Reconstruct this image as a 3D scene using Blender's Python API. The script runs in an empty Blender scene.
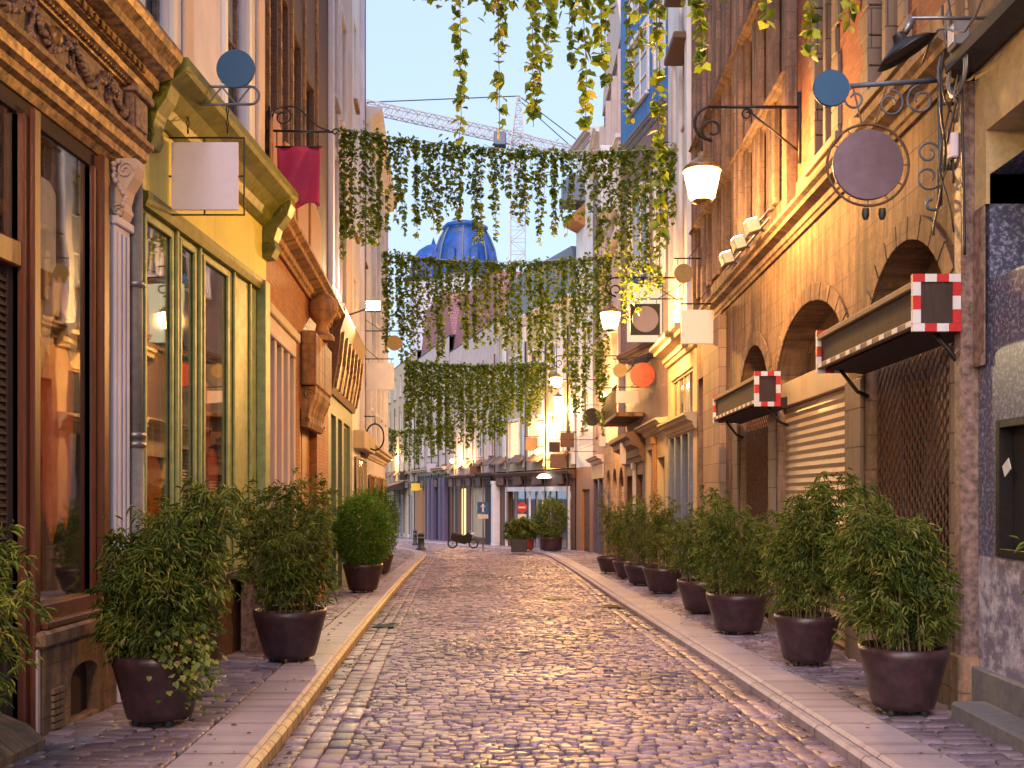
import bpy, math, random
import numpy as np
from mathutils import Vector, Matrix
random.seed(7)
rng = np.random.default_rng(7)
S = bpy.context.scene
COL = S.collection
R = math.radians
PI = math.pi

# ------------------------------------------------------------ camera
CAMZ = 1.6
cd = bpy.data.cameras.new('camera'); cam = bpy.data.objects.new('camera', cd); COL.objects.link(cam)
cam.location = (0, 0, CAMZ); cam.rotation_euler = (R(90), 0, 0)
cd.sensor_width = 36; cd.lens = 1000 * 36 / 1024
cd.shift_x = -28 / 1024; cd.shift_y = 109 / 1024
cd.clip_end = 2000; cd.clip_start = .05
S.camera = cam

# ------------------------------------------------------------ sky, light, exposure
W = bpy.data.worlds.new('World'); S.world = W; W.use_nodes = True
nt = W.node_tree; nt.nodes.clear()
wo = nt.nodes.new('ShaderNodeOutputWorld'); bg = nt.nodes.new('ShaderNodeBackground')
sky = nt.nodes.new('ShaderNodeTexSky'); sky.sky_type = 'NISHITA'; sky.sun_disc = False
SUN_EL, SUN_ROT = 20, 200
sky.sun_elevation = R(SUN_EL); sky.sun_rotation = R(SUN_ROT)
sky.dust_density = 3.0; sky.air_density = 1.0; sky.ozone_density = 2.0
hsv = nt.nodes.new('ShaderNodeMix'); hsv.data_type = 'RGBA'; hsv.inputs[0].default_value = .55
hsv.inputs[7].default_value = (5.5, 6.9, 9.1, 1)      # thin bright dusk cloud veil over the blue
nt.links.new(sky.outputs[0], hsv.inputs[6]); nt.links.new(hsv.outputs[2], bg.inputs[0])
bg.inputs[1].default_value = .092
nt.links.new(bg.outputs[0], wo.inputs[0])
sl = bpy.data.lights.new('sun', 'SUN'); sun = bpy.data.objects.new('sun', sl); COL.objects.link(sun)
sl.energy = 1.15; sl.angle = R(32); sl.color = (1, .8, .95)
sun.rotation_euler = (R(42), 0, R(-8))
S.view_settings.view_transform = 'Standard'; S.view_settings.look = 'None'
S.view_settings.exposure = 1.0; S.view_settings.gamma = 1
S.view_settings.use_curve_mapping = False
WARM = (1, .49, .13)

# ------------------------------------------------------------ node helpers and materials
def _m(name):
    m = bpy.data.materials.new(name); m.use_nodes = True
    t = m.node_tree; t.nodes.clear()
    return m, t
def nd(t, ty, ins=None, **kw):
    n = t.nodes.new('ShaderNode' + ty)
    for k, v in kw.items(): setattr(n, k, v)
    if ins:
        for k, v in ins.items():
            if isinstance(v, bpy.types.NodeSocket): t.links.new(v, n.inputs[k])
            else:
                if isinstance(v, (tuple, list)) and len(v) == 3 and n.inputs[k].type == 'RGBA': v = (*v, 1)
                n.inputs[k].default_value = v
    return n
def mixc(t, f, a, b, blend='MIX'):
    n = t.nodes.new('ShaderNodeMix'); n.data_type = 'RGBA'; n.blend_type = blend
    for i, v in ((0, f), (6, a), (7, b)):
        if isinstance(v, bpy.types.NodeSocket): t.links.new(v, n.inputs[i])
        elif i == 0: n.inputs[0].default_value = v
        else: n.inputs[i].default_value = (*v[:3], 1)
    return n.outputs[2]
def ramp(t, f, stops):
    n = t.nodes.new('ShaderNodeValToRGB'); t.links.new(f, n.inputs[0])
    e = n.color_ramp.elements
    while len(e) < len(stops): e.new(.5)
    for k, (p, c) in enumerate(stops):
        e[k].position = p; e[k].color = (c, c, c, 1) if isinstance(c, (int, float)) else (*c, 1)
    return n.outputs[0]
def fin(m, t, col, rough, metal=0, bump=None, bstr=.3, bdist=.01, spec=.5, **kw):
    ins = {'Base Color': col, 'Roughness': rough, 'Metallic': metal, 'Specular IOR Level': spec}; ins.update(kw)
    p = nd(t, 'BsdfPrincipled', ins)
    if bump is not None:
        b = nd(t, 'Bump', {'Height': bump, 'Strength': bstr, 'Distance': bdist}); t.links.new(b.outputs[0], p.inputs['Normal'])
    o = nd(t, 'OutputMaterial'); t.links.new(p.outputs[0], o.inputs[0])
    return m
def uvn(t, sx=1, sy=1, tex=None):
    uv = nd(t, 'UVMap', uv_map='UVMap')
    mp = nd(t, 'Mapping', {'Vector': uv.outputs[0], 'Scale': (sx, sy, 1)})
    return mp.outputs[0]
def posn(t, s=1):
    g = nd(t, 'NewGeometry'); mp = nd(t, 'Mapping', {'Vector': g.outputs['Position'], 'Scale': (s, s, s)})
    return mp.outputs[0]
def noise(t, vec, scale, detail=4, rough=.6):
    return nd(t, 'TexNoise', {'Vector': vec, 'Scale': scale, 'Detail': detail, 'Roughness': rough}).outputs[0]
def dk(c, f): return tuple(x * f for x in c)

def plain(name, c, rough=.5, metal=0, var=.25, sc=14, b=.15, c2=None):
    m, t = _m(name); v = posn(t)
    n1 = noise(t, v, sc, 6, .65)
    col = mixc(t, ramp(t, n1, [(.35, 0), (.65, 1)]), c, c2 or dk(c, 1 - var))
    rr = nd(t, 'MapRange', {0: n1, 3: max(rough - .1, .03), 4: min(1, rough + .12)}).outputs[0]
    return fin(m, t, col, rr, metal, n1, b, .006)
def plaster(name, c, rough=.8, streak=.35, dirt=(.12, .09, .07), b=.35, lo=.78):
    m, t = _m(name); v = posn(t)
    n1 = noise(t, v, 1.3, 6, .6); n2 = noise(t, v, 24, 5, .7)
    st = noise(t, uvn(t, 9, .5), 1, 5, .6)
    col = mixc(t, ramp(t, n1, [(.3, 0), (.7, 1)]), c, dk(c, lo))
    col = mixc(t, ramp(t, st, [(.5, 0), (.8, streak)]), col, dirt)
    col = mixc(t, ramp(t, n2, [(.6, 0), (.8, .25)]), col, dirt)
    return fin(m, t, col, rough, 0, n2, b, .006)
def brick(name, c1, c2, mo, w=.21, h=.065, g=.012, rough=.8, b=.8, big=.35, squash=1):
    m, t = _m(name); uv = uvn(t)
    bt = nd(t, 'TexBrick', {'Vector': uv, 'Color1': c1, 'Color2': c2, 'Mortar': mo, 'Scale': 1, 'Mortar Size': g,
        'Mortar Smooth': .3, 'Bias': 0, 'Brick Width': w, 'Row Height': h})
    v = posn(t); n1 = noise(t, v, 1.1, 5, .6); n2 = noise(t, v, 30, 5, .7)
    st = noise(t, uvn(t, 7, .45), 1, 5, .6)
    col = mixc(t, ramp(t, n1, [(.35, 0), (.7, big)]), bt.outputs[0], dk(c2, .4))
    col = mixc(t, ramp(t, n2, [(.4, 0), (.75, .4)]), col, dk(c1, .5))
    col = mixc(t, ramp(t, st, [(.5, 0), (.75, .6)]), col, (.06, .04, .03))
    hh = nd(t, 'Math', {0: bt.outputs['Fac'], 1: -1.0}, operation='MULTIPLY').outputs[0]
    hh = nd(t, 'MixRGB', {0: .25, 1: hh, 2: n2}).outputs[0]
    return fin(m, t, col, rough, 0, hh, b, .012)
def oldstone(name, c, c2, dirt=(.08, .055, .045)):
    """weathered sandstone: faint coursed joints, pale patches, dark run-off and pitting"""
    m, t = _m(name); v = posn(t); uv = uvn(t)
    bt = nd(t, 'TexBrick', {'Vector': uv, 'Color1': c, 'Color2': c2, 'Mortar': dk(c2, .45), 'Scale': 1, 'Mortar Size': .007, 'Mortar Smooth': .4, 'Brick Width': .74, 'Row Height': .37})
    n1 = noise(t, v, .9, 7, .7); n2 = noise(t, v, 12, 8, .75); n3 = noise(t, v, 60, 4, .7); st = noise(t, uvn(t, 5, .4), 1, 6, .65)
    col = mixc(t, ramp(t, n1, [(.4, 0), (.6, .85)]), bt.outputs[0], dk(c2, .45))
    col = mixc(t, ramp(t, n2, [(.45, 0), (.7, .6)]), col, (c[0] * 1.2, c[1] * 1.15, c[2] * 1.1))
    col = mixc(t, ramp(t, st, [(.43, 0), (.62, .9)]), col, dirt)
    col = mixc(t, ramp(t, n3, [(.55, 0), (.75, .5)]), col, dirt)
    hh = nd(t, 'MixRGB', {0: .6, 1: nd(t, 'Math', {0: bt.outputs['Fac'], 1: -1.0}, operation='MULTIPLY').outputs[0], 2: n2}).outputs[0]
    return fin(m, t, col, .85, 0, hh, .8, .012)
def wood(name, c, rough=.5, sc=1):
    m, t = _m(name)
    n1 = noise(t, uvn(t, 30 * sc, 3 * sc), 1, 6, .6); n2 = noise(t, posn(t), 8, 5, .7)
    col = mixc(t, ramp(t, n1, [(.3, 0), (.7, 1)]), c, dk(c, .55))
    col = mixc(t, ramp(t, n2, [(.55, 0), (.8, .5)]), col, dk(c, .3))
    return fin(m, t, col, rough, 0, n1, .3, .004)
def flat(name, c, rough=.5): 
    m, t = _m(name); return fin(m, t, c, rough)
def glass(name, tint=(.8, .82, .8), refl=.12, rough=.02):
    m, t = _m(name)
    tr = nd(t, 'BsdfTransparent', {'Color': tint}); gl = nd(t, 'BsdfGlossy', {'Color': (1, 1, 1), 'Roughness': rough})
    n1 = noise(t, posn(t), 1.1, 2, .5)
    b = nd(t, 'Bump', {'Height': n1, 'Strength': .06, 'Distance': .03}); t.links.new(b.outputs[0], gl.inputs['Normal'])
    fr = nd(t, 'Math', {0: nd(t, 'LayerWeight', {'Blend': .5}).outputs['Facing'], 1: 3.0}, operation='POWER').outputs[0]
    f = nd(t, 'Math', {0: fr, 1: refl}, operation='ADD', use_clamp=True).outputs[0]
    mx = nd(t, 'MixShader', {0: f, 1: tr.outputs[0], 2: gl.outputs[0]})
    o = nd(t, 'OutputMaterial'); t.links.new(mx.outputs[0], o.inputs[0]); return m
def dpane(name, c=(.03, .045, .07), c2=(.25, .28, .36)):
    m, t = _m(name)
    n1 = noise(t, uvn(t, 1.1, .35), 1, 1, .3)
    col = mixc(t, ramp(t, n1, [(.48, 0), (.52, 1)]), c, c2)      # drawn curtains behind some panes
    n2 = noise(t, posn(t), 1.4, 2, .5)
    return fin(m, t, col, .07, 0, n2, .1, .05, spec=.9)
def emis(name, c, s, through=True):
    m, t = _m(name)
    e = nd(t, 'Emission', {'Color': c, 'Strength': s})
    if through:
        tr = nd(t, 'BsdfTransparent', {'Color': (.9, .9, .9)}); a = nd(t, 'AddShader', {0: e.outputs[0], 1: tr.outputs[0]}).outputs[0]
    else: a = e.outputs[0]
    o = nd(t, 'OutputMaterial'); t.links.new(a, o.inputs[0]); return m
def attrm(name, stops, rough=.5, trans=0, bump=0, bs=40, wet=False, coat=0, patch=0):
    """colour picked per small piece from the 'rnd' attribute"""
    m, t = _m(name)
    a = nd(t, 'Attribute', attribute_name='rnd').outputs['Fac']
    col = ramp(t, a, stops); v = posn(t)
    n1 = noise(t, v, bs, 5, .65)
    col = mixc(t, ramp(t, n1, [(.35, 0), (.75, .45)]), col, dk(stops[0][1], .5))
    rr = rough
    if patch:
        n3 = noise(t, v, .55, 4, .6)
        col = mixc(t, ramp(t, n3, [(.45, 0), (.65, patch)]), col, dk(stops[0][1], .45))
    if wet:
        n2 = noise(t, v, .8, 4, .6)
        rr = nd(t, 'MapRange', {0: n2, 1: .35, 2: .65, 3: rough - .12, 4: rough + .15}).outputs[0]
    p = nd(t, 'BsdfPrincipled', {'Base Color': col, 'Roughness': rr, 'Specular IOR Level': .5})
    b = nd(t, 'Bump', {'Height': n1, 'Strength': bump, 'Distance': .01}); t.links.new(b.outputs[0], p.inputs['Normal'])
    out = p.outputs[0]
    if trans:
        tl = nd(t, 'BsdfTranslucent', {'Color': col}); out = nd(t, 'MixShader', {0: trans, 1: out, 2: tl.outputs[0]}).outputs[0]
    o = nd(t, 'OutputMaterial'); t.links.new(out, o.inputs[0]); return m

M = dict(
 iron=plain('black_iron', (.035, .03, .03), .45, .6), dark=plain('dark_paint', (.03, .028, .03), .5),
 grey=plain('grey_paint', (.2, .2, .21), .6), steel=plain('steel', (.3, .3, .32), .4, .8), blueiron=plain('blue_grey_iron', (.13, .16, .22), .5, .3),
 white=plaster('white_paint', (.78, .76, .76), .6, .2, (.35, .3, .28), .15), lilac=plaster('pale_lilac_plaster', (.68, .66, .78), .75, .22, (.4, .33, .32)),
 palepink=plaster('pale_pink_plaster', (.62, .5, .46), .75, .25, (.35, .28, .25)), cream=plaster('cream_plaster', (.58, .46, .3), .75, .3, (.25, .18, .12)),
 yellow=plaster('yellow_paint', (.78, .7, .16), .55, .3, (.4, .26, .06), .1), olive=plain('olive_green_paint', (.2, .21, .02), .4, 0, .45, 8),
 sage=plain('pale_sage_paint', (.34, .4, .17), .45, 0, .3, 9), ltcap=plain('sand_beam_plaster', (.6, .46, .25), .75),
 stone=brick('sandstone_block', (.46, .31, .2), (.32, .21, .14), (.14, .1, .07), .62, .36, .008, .8, .4, .3),
 stonep=plaster('worn_sandstone', (.46, .33, .23), .8, .75, (.09, .065, .06), .5, .55), ostone=plaster('ochre_stone', (.5, .27, .11), .75, .6, (.12, .07, .04), .4, .6), pier=brick('grey_stone_pier', (.27, .2, .16), (.2, .15, .12), (.08, .06, .05), 1.4, .42, .01, .75, .5, .4),
 brick=brick('orange_red_brick', (.42, .13, .05), (.26, .07, .035), (.2, .13, .1)), dbrick=brick('dark_brown_brick', (.16, .075, .05), (.1, .055, .045), (.12, .09, .08)),
 obrick=brick('orange_brick', (.52, .18, .045), (.36, .11, .03), (.3, .19, .1)), pbrick=brick('mauve_brick', (.3, .2, .2), (.24, .15, .16), (.3, .25, .25)),
 frame=wood('red_brown_wood', (.16, .055, .03), .4), gold=plain('gilded_brown_wood', (.42, .25, .08), .36, .25, .65, 13, 1.0, (.06, .032, .024)),
 brown=plain('old_brown_wood', (.17, .085, .045), .6, 0, .5, 20, .5), mauve=plain('mauve_wood', (.32, .21, .18), .55, 0, .5, 15, .6, (.09, .055, .05)),
 dwood=wood('dark_wood', (.06, .035, .028), .85), mullion=plaster('dimmed_stone_mullion', (.3, .2, .15), .85, .6, (.07, .05, .05)), owood=wood('orange_wood', (.45, .2, .06), .5), plank=wood('weathered_plank', (.3, .2, .12), .7),
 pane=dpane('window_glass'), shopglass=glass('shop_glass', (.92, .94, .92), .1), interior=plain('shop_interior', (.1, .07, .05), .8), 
 marble=None, pot=plain('aubergine_glazed_pot', (.06, .028, .034), .36, 0, .55, 9, .25), soil=plain('potting_soil', (.05, .035, .025), .95, 0, .4, 40, 1),
 red=plain('red_paint', (.6, .03, .03), .45), orange=plain('reflection_print_orange', (.85, .1, .02), .7), blue=plain('blue_paint', (.012, .15, .48), .5, 0, .3, 6),  # orange colours the window reflection shapes and the menu card bands
 navy=plain('navy_disc_paint', (.02, .09, .2), .4, 0, .1), signw=plain('sign_lilac_white', (.7, .64, .72), .5, 0, .05), signp=plain('sign_pale_pink', (.8, .66, .6), .5, 0, .05),
 purple=plain('mauve_disc_paint', (.19, .13, .17), .45, 0, .25, 8), magenta=plain('magenta_cloth', (.42, .015, .07), .7, 0, .15, 30),
 lilacpaint=plain('violet_paint', (.1, .07, .13), .5), discl=plain('dull_lilac_disc', (.4, .36, .46), .6, 0, .05), slate=plain('blue_grey_shop_paint', (.16, .19, .26), .5), greenp=plain('dull_green_paint', (.2, .24, .17), .55),
 crane=plain('crane_paint', (.6, .52, .52), .6), teal=plain('teal_copper', (.03, .3, .36), .5), roofpink=brick('pink_roof_tile', (.5, .2, .22), (.42, .16, .18), (.2, .1, .1), .3, .25, .03),
 domeblue=plain('blue_dome_slate', (.008, .09, .4), .45, 0, .5, 1.2), terra=plain('red_oval_paint', (.36, .04, .025), .35, 0, .5, 5), mustard=plain('mustard_disc_paint', (.3, .2, .06), .5),
 kerb=brick('bluestone_kerb', (.42, .35, .39), (.35, .29, .33), (.1, .08, .08), 1.0, 5, .012, .55, .4, .3), yline=brick('yellow_kerb_edge', (.74, .56, .28), (.62, .46, .23), (.25, .16, .1), .26, 5, .015, .6, .4, .3),
 ground=plain('mortar_bed', (.07, .055, .055), .9, 0, .4, 30, .6),
 setts=attrm('cobble_setts', [(0, (.085, .062, .1)), (.5, (.25, .175, .22)), (1, (.42, .3, .34))], .38, 0, .8, 35, True, 0, .6),
 pavers=attrm('pavement_setts', [(0, (.15, .12, .16)), (.5, (.27, .21, .26)), (1, (.38, .3, .36))], .5, 0, .5, 35, True, 0, .7),
 bamboo=attrm('bamboo_leaf', [(0, (.06, .115, .02)), (.45, (.18, .25, .035)), (.8, (.36, .38, .06)), (1, (.52, .4, .13))], .5, .42, 0),
 bright=attrm('bright_leaf', [(0, (.06, .14, .015)), (.6, (.15, .3, .025)), (1, (.3, .42, .05))], .5, .3, 0),
 ivy=attrm('ivy_leaf', [(0, (.05, .1, .018)), (.5, (.2, .3, .025)), (.85, (.36, .42, .04)), (1, (.5, .48, .06))], .5, .6, 0),
 litter=attrm('dry_leaf', [(0, (.12, .08, .03)), (.6, (.3, .22, .08)), (1, (.45, .4, .3))], .8), stem=plain('plant_stem', (.2, .15, .06), .7), vine=plain('vine_stem', (.09, .1, .03), .7), rope=plain('pale_rope', (.5, .48, .42), .8),
 lampglass=emis('lit_lamp_glass', (1, .68, .36), 9), floodface=emis('lit_flood_glass', (1, .72, .38), 14), floodgreen=emis('lit_flood_pale', (.9, 1, .7), 30), 
 litdisc=emis('lit_disc', (1, .92, .8), 2.5, False), litsign=emis('lit_sign_face', (1, .8, .5), .5, False), litwin=emis('lit_window', (1, .6, .25), 1.2, False),
 fog=plain('roller_shutter', (.55, .42, .28), .5, .2, .12), dshut=plain('dark_shutter', (.09, .06, .07), .5, .1), ygreen=plain('yellow_sign', (.75, .5, .03), .5, 0, .1),
)
def marble():
    m, t = _m('veined_blue_marble'); v = posn(t)
    n0 = noise(t, v, 7, 6, .75); n1 = noise(t, v, 26, 8, .8)
    sep = nd(t, 'SeparateXYZ', {0: v}).outputs[2]
    hi = ramp(t, n1, [(.5, 0), (.6, 1)])
    col = mixc(t, hi, (.06, .07, .13), (.36, .36, .52))
    low = mixc(t, ramp(t, n0, [(.4, 0), (.56, 1)]), (.62, .58, .66), (.2, .18, .26))
    f = nd(t, 'MapRange', {0: sep, 1: 1.09, 2: 1.11}).outputs[0]
    return fin(m, t, mixc(t, f, low, col), .35, 0, n1, .15, .003)
M['marble'] = marble(); M['stonep'] = oldstone('worn_sandstone', (.42, .26, .155), (.29, .18, .11)); M['ostone'] = oldstone('ochre_stone', (.52, .28, .1), (.42, .2, .08)); M['mullion'] = oldstone('dimmed_stone_mullion', (.34, .2, .14), (.24, .14, .1))  # mullion: the stone darkened to stand for dimmer light high up

# ------------------------------------------------------------ mesh builder
class MB:
    def __init__(s, F=None):
        s.F = F; s.v = []; s.f = []; s.uv = []; s.sm = []
        s.flip = bool(F and F.flip)
    def add(s, vs, fs, smooth=False):
        b = len(s.v); s.v += [tuple(p) for p in vs]
        for f in fs:
            P = [vs[i] for i in f]
            nx = ny = nz = 0
            for i in range(len(P)):
                a = P[i]; c = P[(i + 1) % len(P)]
                nx += (a[1] - c[1]) * (a[2] + c[2]); ny += (a[2] - c[2]) * (a[0] + c[0]); nz += (a[0] - c[0]) * (a[1] + c[1])
            ax, ay, az = abs(nx), abs(ny), abs(nz)
            if az >= ax and az >= ay: uv = [(p[0], p[1]) for p in P]
            elif ay >= ax: uv = [(p[0], p[2]) for p in P]
            else: uv = [(p[1], p[2]) for p in P]
            idx = [b + i for i in f]
            if s.flip: idx = idx[::-1]; uv = uv[::-1]
            s.f.append(idx); s.uv += uv; s.sm.append(smooth)
        return s
    def box(s, u0, u1, n0, n1, z0, z1):
        if u1 < u0: u0, u1 = u1, u0
        if n1 < n0: n0, n1 = n1, n0
        if z1 < z0: z0, z1 = z1, z0
        vs = [(u, n, z) for z in (z0, z1) for n in (n0, n1) for u in (u0, u1)]
        return s.add(vs, [(0, 2, 3, 1), (4, 5, 7, 6), (0, 1, 5, 4), (2, 6, 7, 3), (0, 4, 6, 2), (1, 3, 7, 5)])
    def prism(s, prof, u0, u1):                       # closed (n,z) outline pushed along u
        k = len(prof); vs = [(u0, n, z) for n, z in prof] + [(u1, n, z) for n, z in prof]
        fs = [(i, (i + 1) % k, k + (i + 1) % k, k + i) for i in range(k)]
        ar = sum(prof[i][0] * prof[(i + 1) % k][1] - prof[(i + 1) % k][0] * prof[i][1] for i in range(k))
        fs += [tuple(range(k))[::-1], tuple(range(k, 2 * k))]
        if ar > 0: pass
        else: fs = [f[::-1] for f in fs]
        return s.add(vs, [f[::-1] for f in fs[:k]] + fs[k:] if False else fs)
    def slab(s, out, n0, n1):                         # closed (u,z) outline pushed along n
        k = len(out); vs = [(u, n0, z) for u, z in out] + [(u, n1, z) for u, z in out]
        fs = [(i, (i + 1) % k, k + (i + 1) % k, k + i) for i in range(k)] + [tuple(range(k))[::-1], tuple(range(k, 2 * k))]
        ar = sum(out[i][0] * out[(i + 1) % k][1] - out[(i + 1) % k][0] * out[i][1] for i in range(k))
        if ar > 0: fs = [f[::-1] for f in fs]
        return s.add(vs, fs)
    def cross(s, out, u0, u1): return s.prism(out, u0, u1)
    def tube(s, path, r, seg=6, closed=False, cap=True):
        path = [Vector(p) for p in path]; n = len(path); vs = []; 
        rr = r if isinstance(r, (list, tuple)) else [r] * n
        up = Vector((0, 0, 1)); prev = None
        for i, p in enumerate(path):
            if closed: d = path[(i + 1) % n] - path[i - 1]
            else: d = path[min(i + 1, n - 1)] - path[max(i - 1, 0)]
            if d.length < 1e-9: d = Vector((0, 0, 1))
            d.normalize()
            if prev is None: a = d.orthogonal().normalized()
            else:
                a = prev - d * prev.dot(d)
                a = a.normalized() if a.length > 1e-6 else d.orthogonal().normalized()
            prev = a; b = d.cross(a)
            for k in range(seg):
                t = 2 * PI * k / seg; vs.append(tuple(p + (a * math.cos(t) + b * math.sin(t)) * rr[i]))
        fs = []
        for i in range(n if closed else n - 1):
            j = (i + 1) % n
            for k in range(seg):
                q = (k + 1) % seg; fs.append((i * seg + k, i * seg + q, j * seg + q, j * seg + k))
        if not closed and cap: fs += [tuple(range(seg))[::-1], tuple((n - 1) * seg + k for k in range(seg))]
        return s.add(vs, fs, seg > 4)
    def lathe(s, prof, c=(0, 0, 0), seg=24, axis='z'):
        vs = []; n = len(prof)
        for r, h in prof:
            for k in range(seg):
                t = 2 * PI * k / seg; a, b = r * math.cos(t), r * math.sin(t)
                vs.append({'z': (c[0] + a, c[1] + b, c[2] + h), 'u': (c[0] + h, c[1] + a, c[2] + b), 'n': (c[0] + b, c[1] + h, c[2] + a)}[axis])
        fs = [(i * seg + k, i * seg + (k + 1) % seg, (i + 1) * seg + (k + 1) % seg, (i + 1) * seg + k) for i in range(n - 1) for k in range(seg)]
        s.add(vs, fs, True)
        return s.add(vs, [tuple(range(seg))[::-1], tuple((n - 1) * seg + k for k in range(seg))], False) if prof[0][0] > 1e-4 or prof[-1][0] > 1e-4 else s
    def ball(s, c, r, seg=8, rz=None):
        rz = rz or r
        return s.lathe([(max(r * math.sin(PI * i / 6), 1e-5), -rz * math.cos(PI * i / 6)) for i in range(7)], c, seg)
    def build(s, name, mat, parent=None, bevel=0, org=None):
        F = s.F
        if org is None: org = root_org(parent)
        me = bpy.data.meshes.new(name)
        if F: vs = [F.w(*p) for p in s.v]
        else: vs = s.v
        me.from_pydata([(a - org[0], b - org[1], c - org[2]) for a, b, c in vs], [], s.f)
        ul = me.uv_layers.new(name='UVMap'); ul.data.foreach_set('uv', np.array(s.uv, dtype=np.float32).ravel())
        me.polygons.foreach_set('use_smooth', s.sm)
        me.materials.append(M[mat] if isinstance(mat, str) else mat); me.update()
        o = bpy.data.objects.new(name, me); COL.objects.link(o)
        if parent: o.parent = parent
        else: o.location = org
        if bevel:
            b = o.modifiers.new('bevel', 'BEVEL'); b.width = bevel; b.segments = 1; b.limit_method = 'ANGLE'; b.angle_limit = R(50)
        return o
def root_org(p):
    if p is None: return (0, 0, 0)
    while p.parent: p = p.parent
    return tuple(p.location)
class Fr:                                             # facade frame: u along the wall, n towards the street, z up
    def __init__(s, A, B, side):
        s.A = A; s.B = B; dx, dy = B[0] - A[0], B[1] - A[1]; s.L = math.hypot(dx, dy)
        s.ex = (dx / s.L, dy / s.L)
        s.ey = (s.ex[1], -s.ex[0]) if side == 'L' else (-s.ex[1], s.ex[0])
        s.flip = s.ex[0] * s.ey[1] - s.ex[1] * s.ey[0] < 0; s.side = side
    def w(s, u, n, z): return (s.A[0] + s.ex[0] * u + s.ey[0] * n, s.A[1] + s.ex[1] * u + s.ey[1] * n, z)
    def U(s, px, n=0):                                # where the sight line through a column of the photo meets the wall
        k = (px - 540) / 1000; ax = s.A[0] + s.ey[0] * n; ay = s.A[1] + s.ey[1] * n
        return (k * ay - ax) / (s.ex[0] - k * s.ex[1])
    def Z(s, px, py, n=0):
        y = s.A[1] + s.ey[1] * n + s.ex[1] * s.U(px, n); return CAMZ + (493 - py) * y / 1000
def gz(y): return -.03 * y
def at(px, py, Y): return ((px - 540) * Y / 1000, Y, CAMZ + (493 - py) * Y / 1000)
def onground(px, py, dz=.1):
    Y = (CAMZ - dz) * 1000 / (py - 523); return ((px - 540) * Y / 1000, Y, gz(Y) + dz)
def thing(name, label, cat, loc, group=None):
    o = bpy.data.objects.new(name, None); COL.objects.link(o); o.location = loc; o.empty_display_size = .2
    o['label'] = label; o['category'] = cat
    if group: o['group'] = group
    return o
def tag(o, label, cat, group=None):
    o['label'] = label; o['category'] = cat
    if group: o['group'] = group
    return o
def struct(o): o['kind'] = 'structure'; return o
def copy_tree(o, parent=None):
    c = o.copy(); COL.objects.link(c); c.parent = parent
    for ch in o.children: copy_tree(ch, c)
    return c
def raw_mesh(name, verts, nper, nverts_face, mat, parent=None, rnd=None, org=None, smooth=False):
    """verts (N,3); faces all with nverts_face corners given by index array nper (K,nverts_face)"""
    org = root_org(parent) if org is None else org
    me = bpy.data.meshes.new(name); v = np.asarray(verts, dtype=np.float32) - np.array(org, dtype=np.float32)
    K = len(nper)
    me.vertices.add(len(v)); me.vertices.foreach_set('co', v.ravel())
    me.loops.add(K * nverts_face); me.loops.foreach_set('vertex_index', np.asarray(nper, dtype=np.int32).ravel())
    me.polygons.add(K); me.polygons.foreach_set('loop_start', np.arange(K, dtype=np.int32) * nverts_face)
    me.polygons.foreach_set('loop_total', np.full(K, nverts_face, dtype=np.int32))
    me.update(calc_edges=True)
    if rnd is not None:
        a = me.attributes.new('rnd', 'FLOAT', 'FACE'); a.data.foreach_set('value', np.asarray(rnd, dtype=np.float32))
    me.materials.append(M[mat]); o = bpy.data.objects.new(name, me); COL.objects.link(o)
    if parent: o.parent = parent
    else: o.location = org
    return o
# ------------------------------------------------------------ ground, road, kerbs, pavements
YL = [0, 6.1, 8.4, 12.8, 24.2, 36, 46, 51, 57, 62, 70, 90, 114, 140]
XL_ = [-1.35, -1.72, -1.97, -2.4, -3.45, -4.45, -5.25, -5.8, -7.1, -8.6, -11.8, -18.5, -26, -34]
YR = [0, 4, 6.5, 9.75, 12.1, 20, 34.8, 45, 52, 56, 60, 67, 90, 114, 140]
XR_ = [2.2, 2.15, 2.09, 2.0, 1.9, 1.55, 1.02, .55, .05, -.6, -2.1, -5.2, -12.4, -19.7, -27.5]
def smooth_curve(ys, xs):
    yy = np.arange(-6, 141, .25); xx = np.interp(yy, ys, xs)
    k = np.ones(25) / 25; xp = np.concatenate([np.full(12, xx[0]), xx, np.full(12, xx[-1])]); return yy, np.convolve(xp, k, 'valid')
_yl, _xl = smooth_curve(YL, XL_); _yr, _xr = smooth_curve(YR, XR_)
def XL(y): return np.interp(y, _yl, _xl)
def XR(y): return np.interp(y, _yr, _xr)

g = MB(); 
for i in range(40):
    pass
ys = [-30, -6, 0] + list(range(5, 141, 5)) + [200, 400, 1200]
for a, b in zip(ys[:-1], ys[1:]):
    za, zb = gz(min(a, 140)) - .06, gz(min(b, 140)) - .06
    g.add([(-600, a, za), (600, a, za), (600, b, zb), (-600, b, zb)], [(0, 1, 2, 3)])
struct(g.build('ground', 'ground'))

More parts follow.
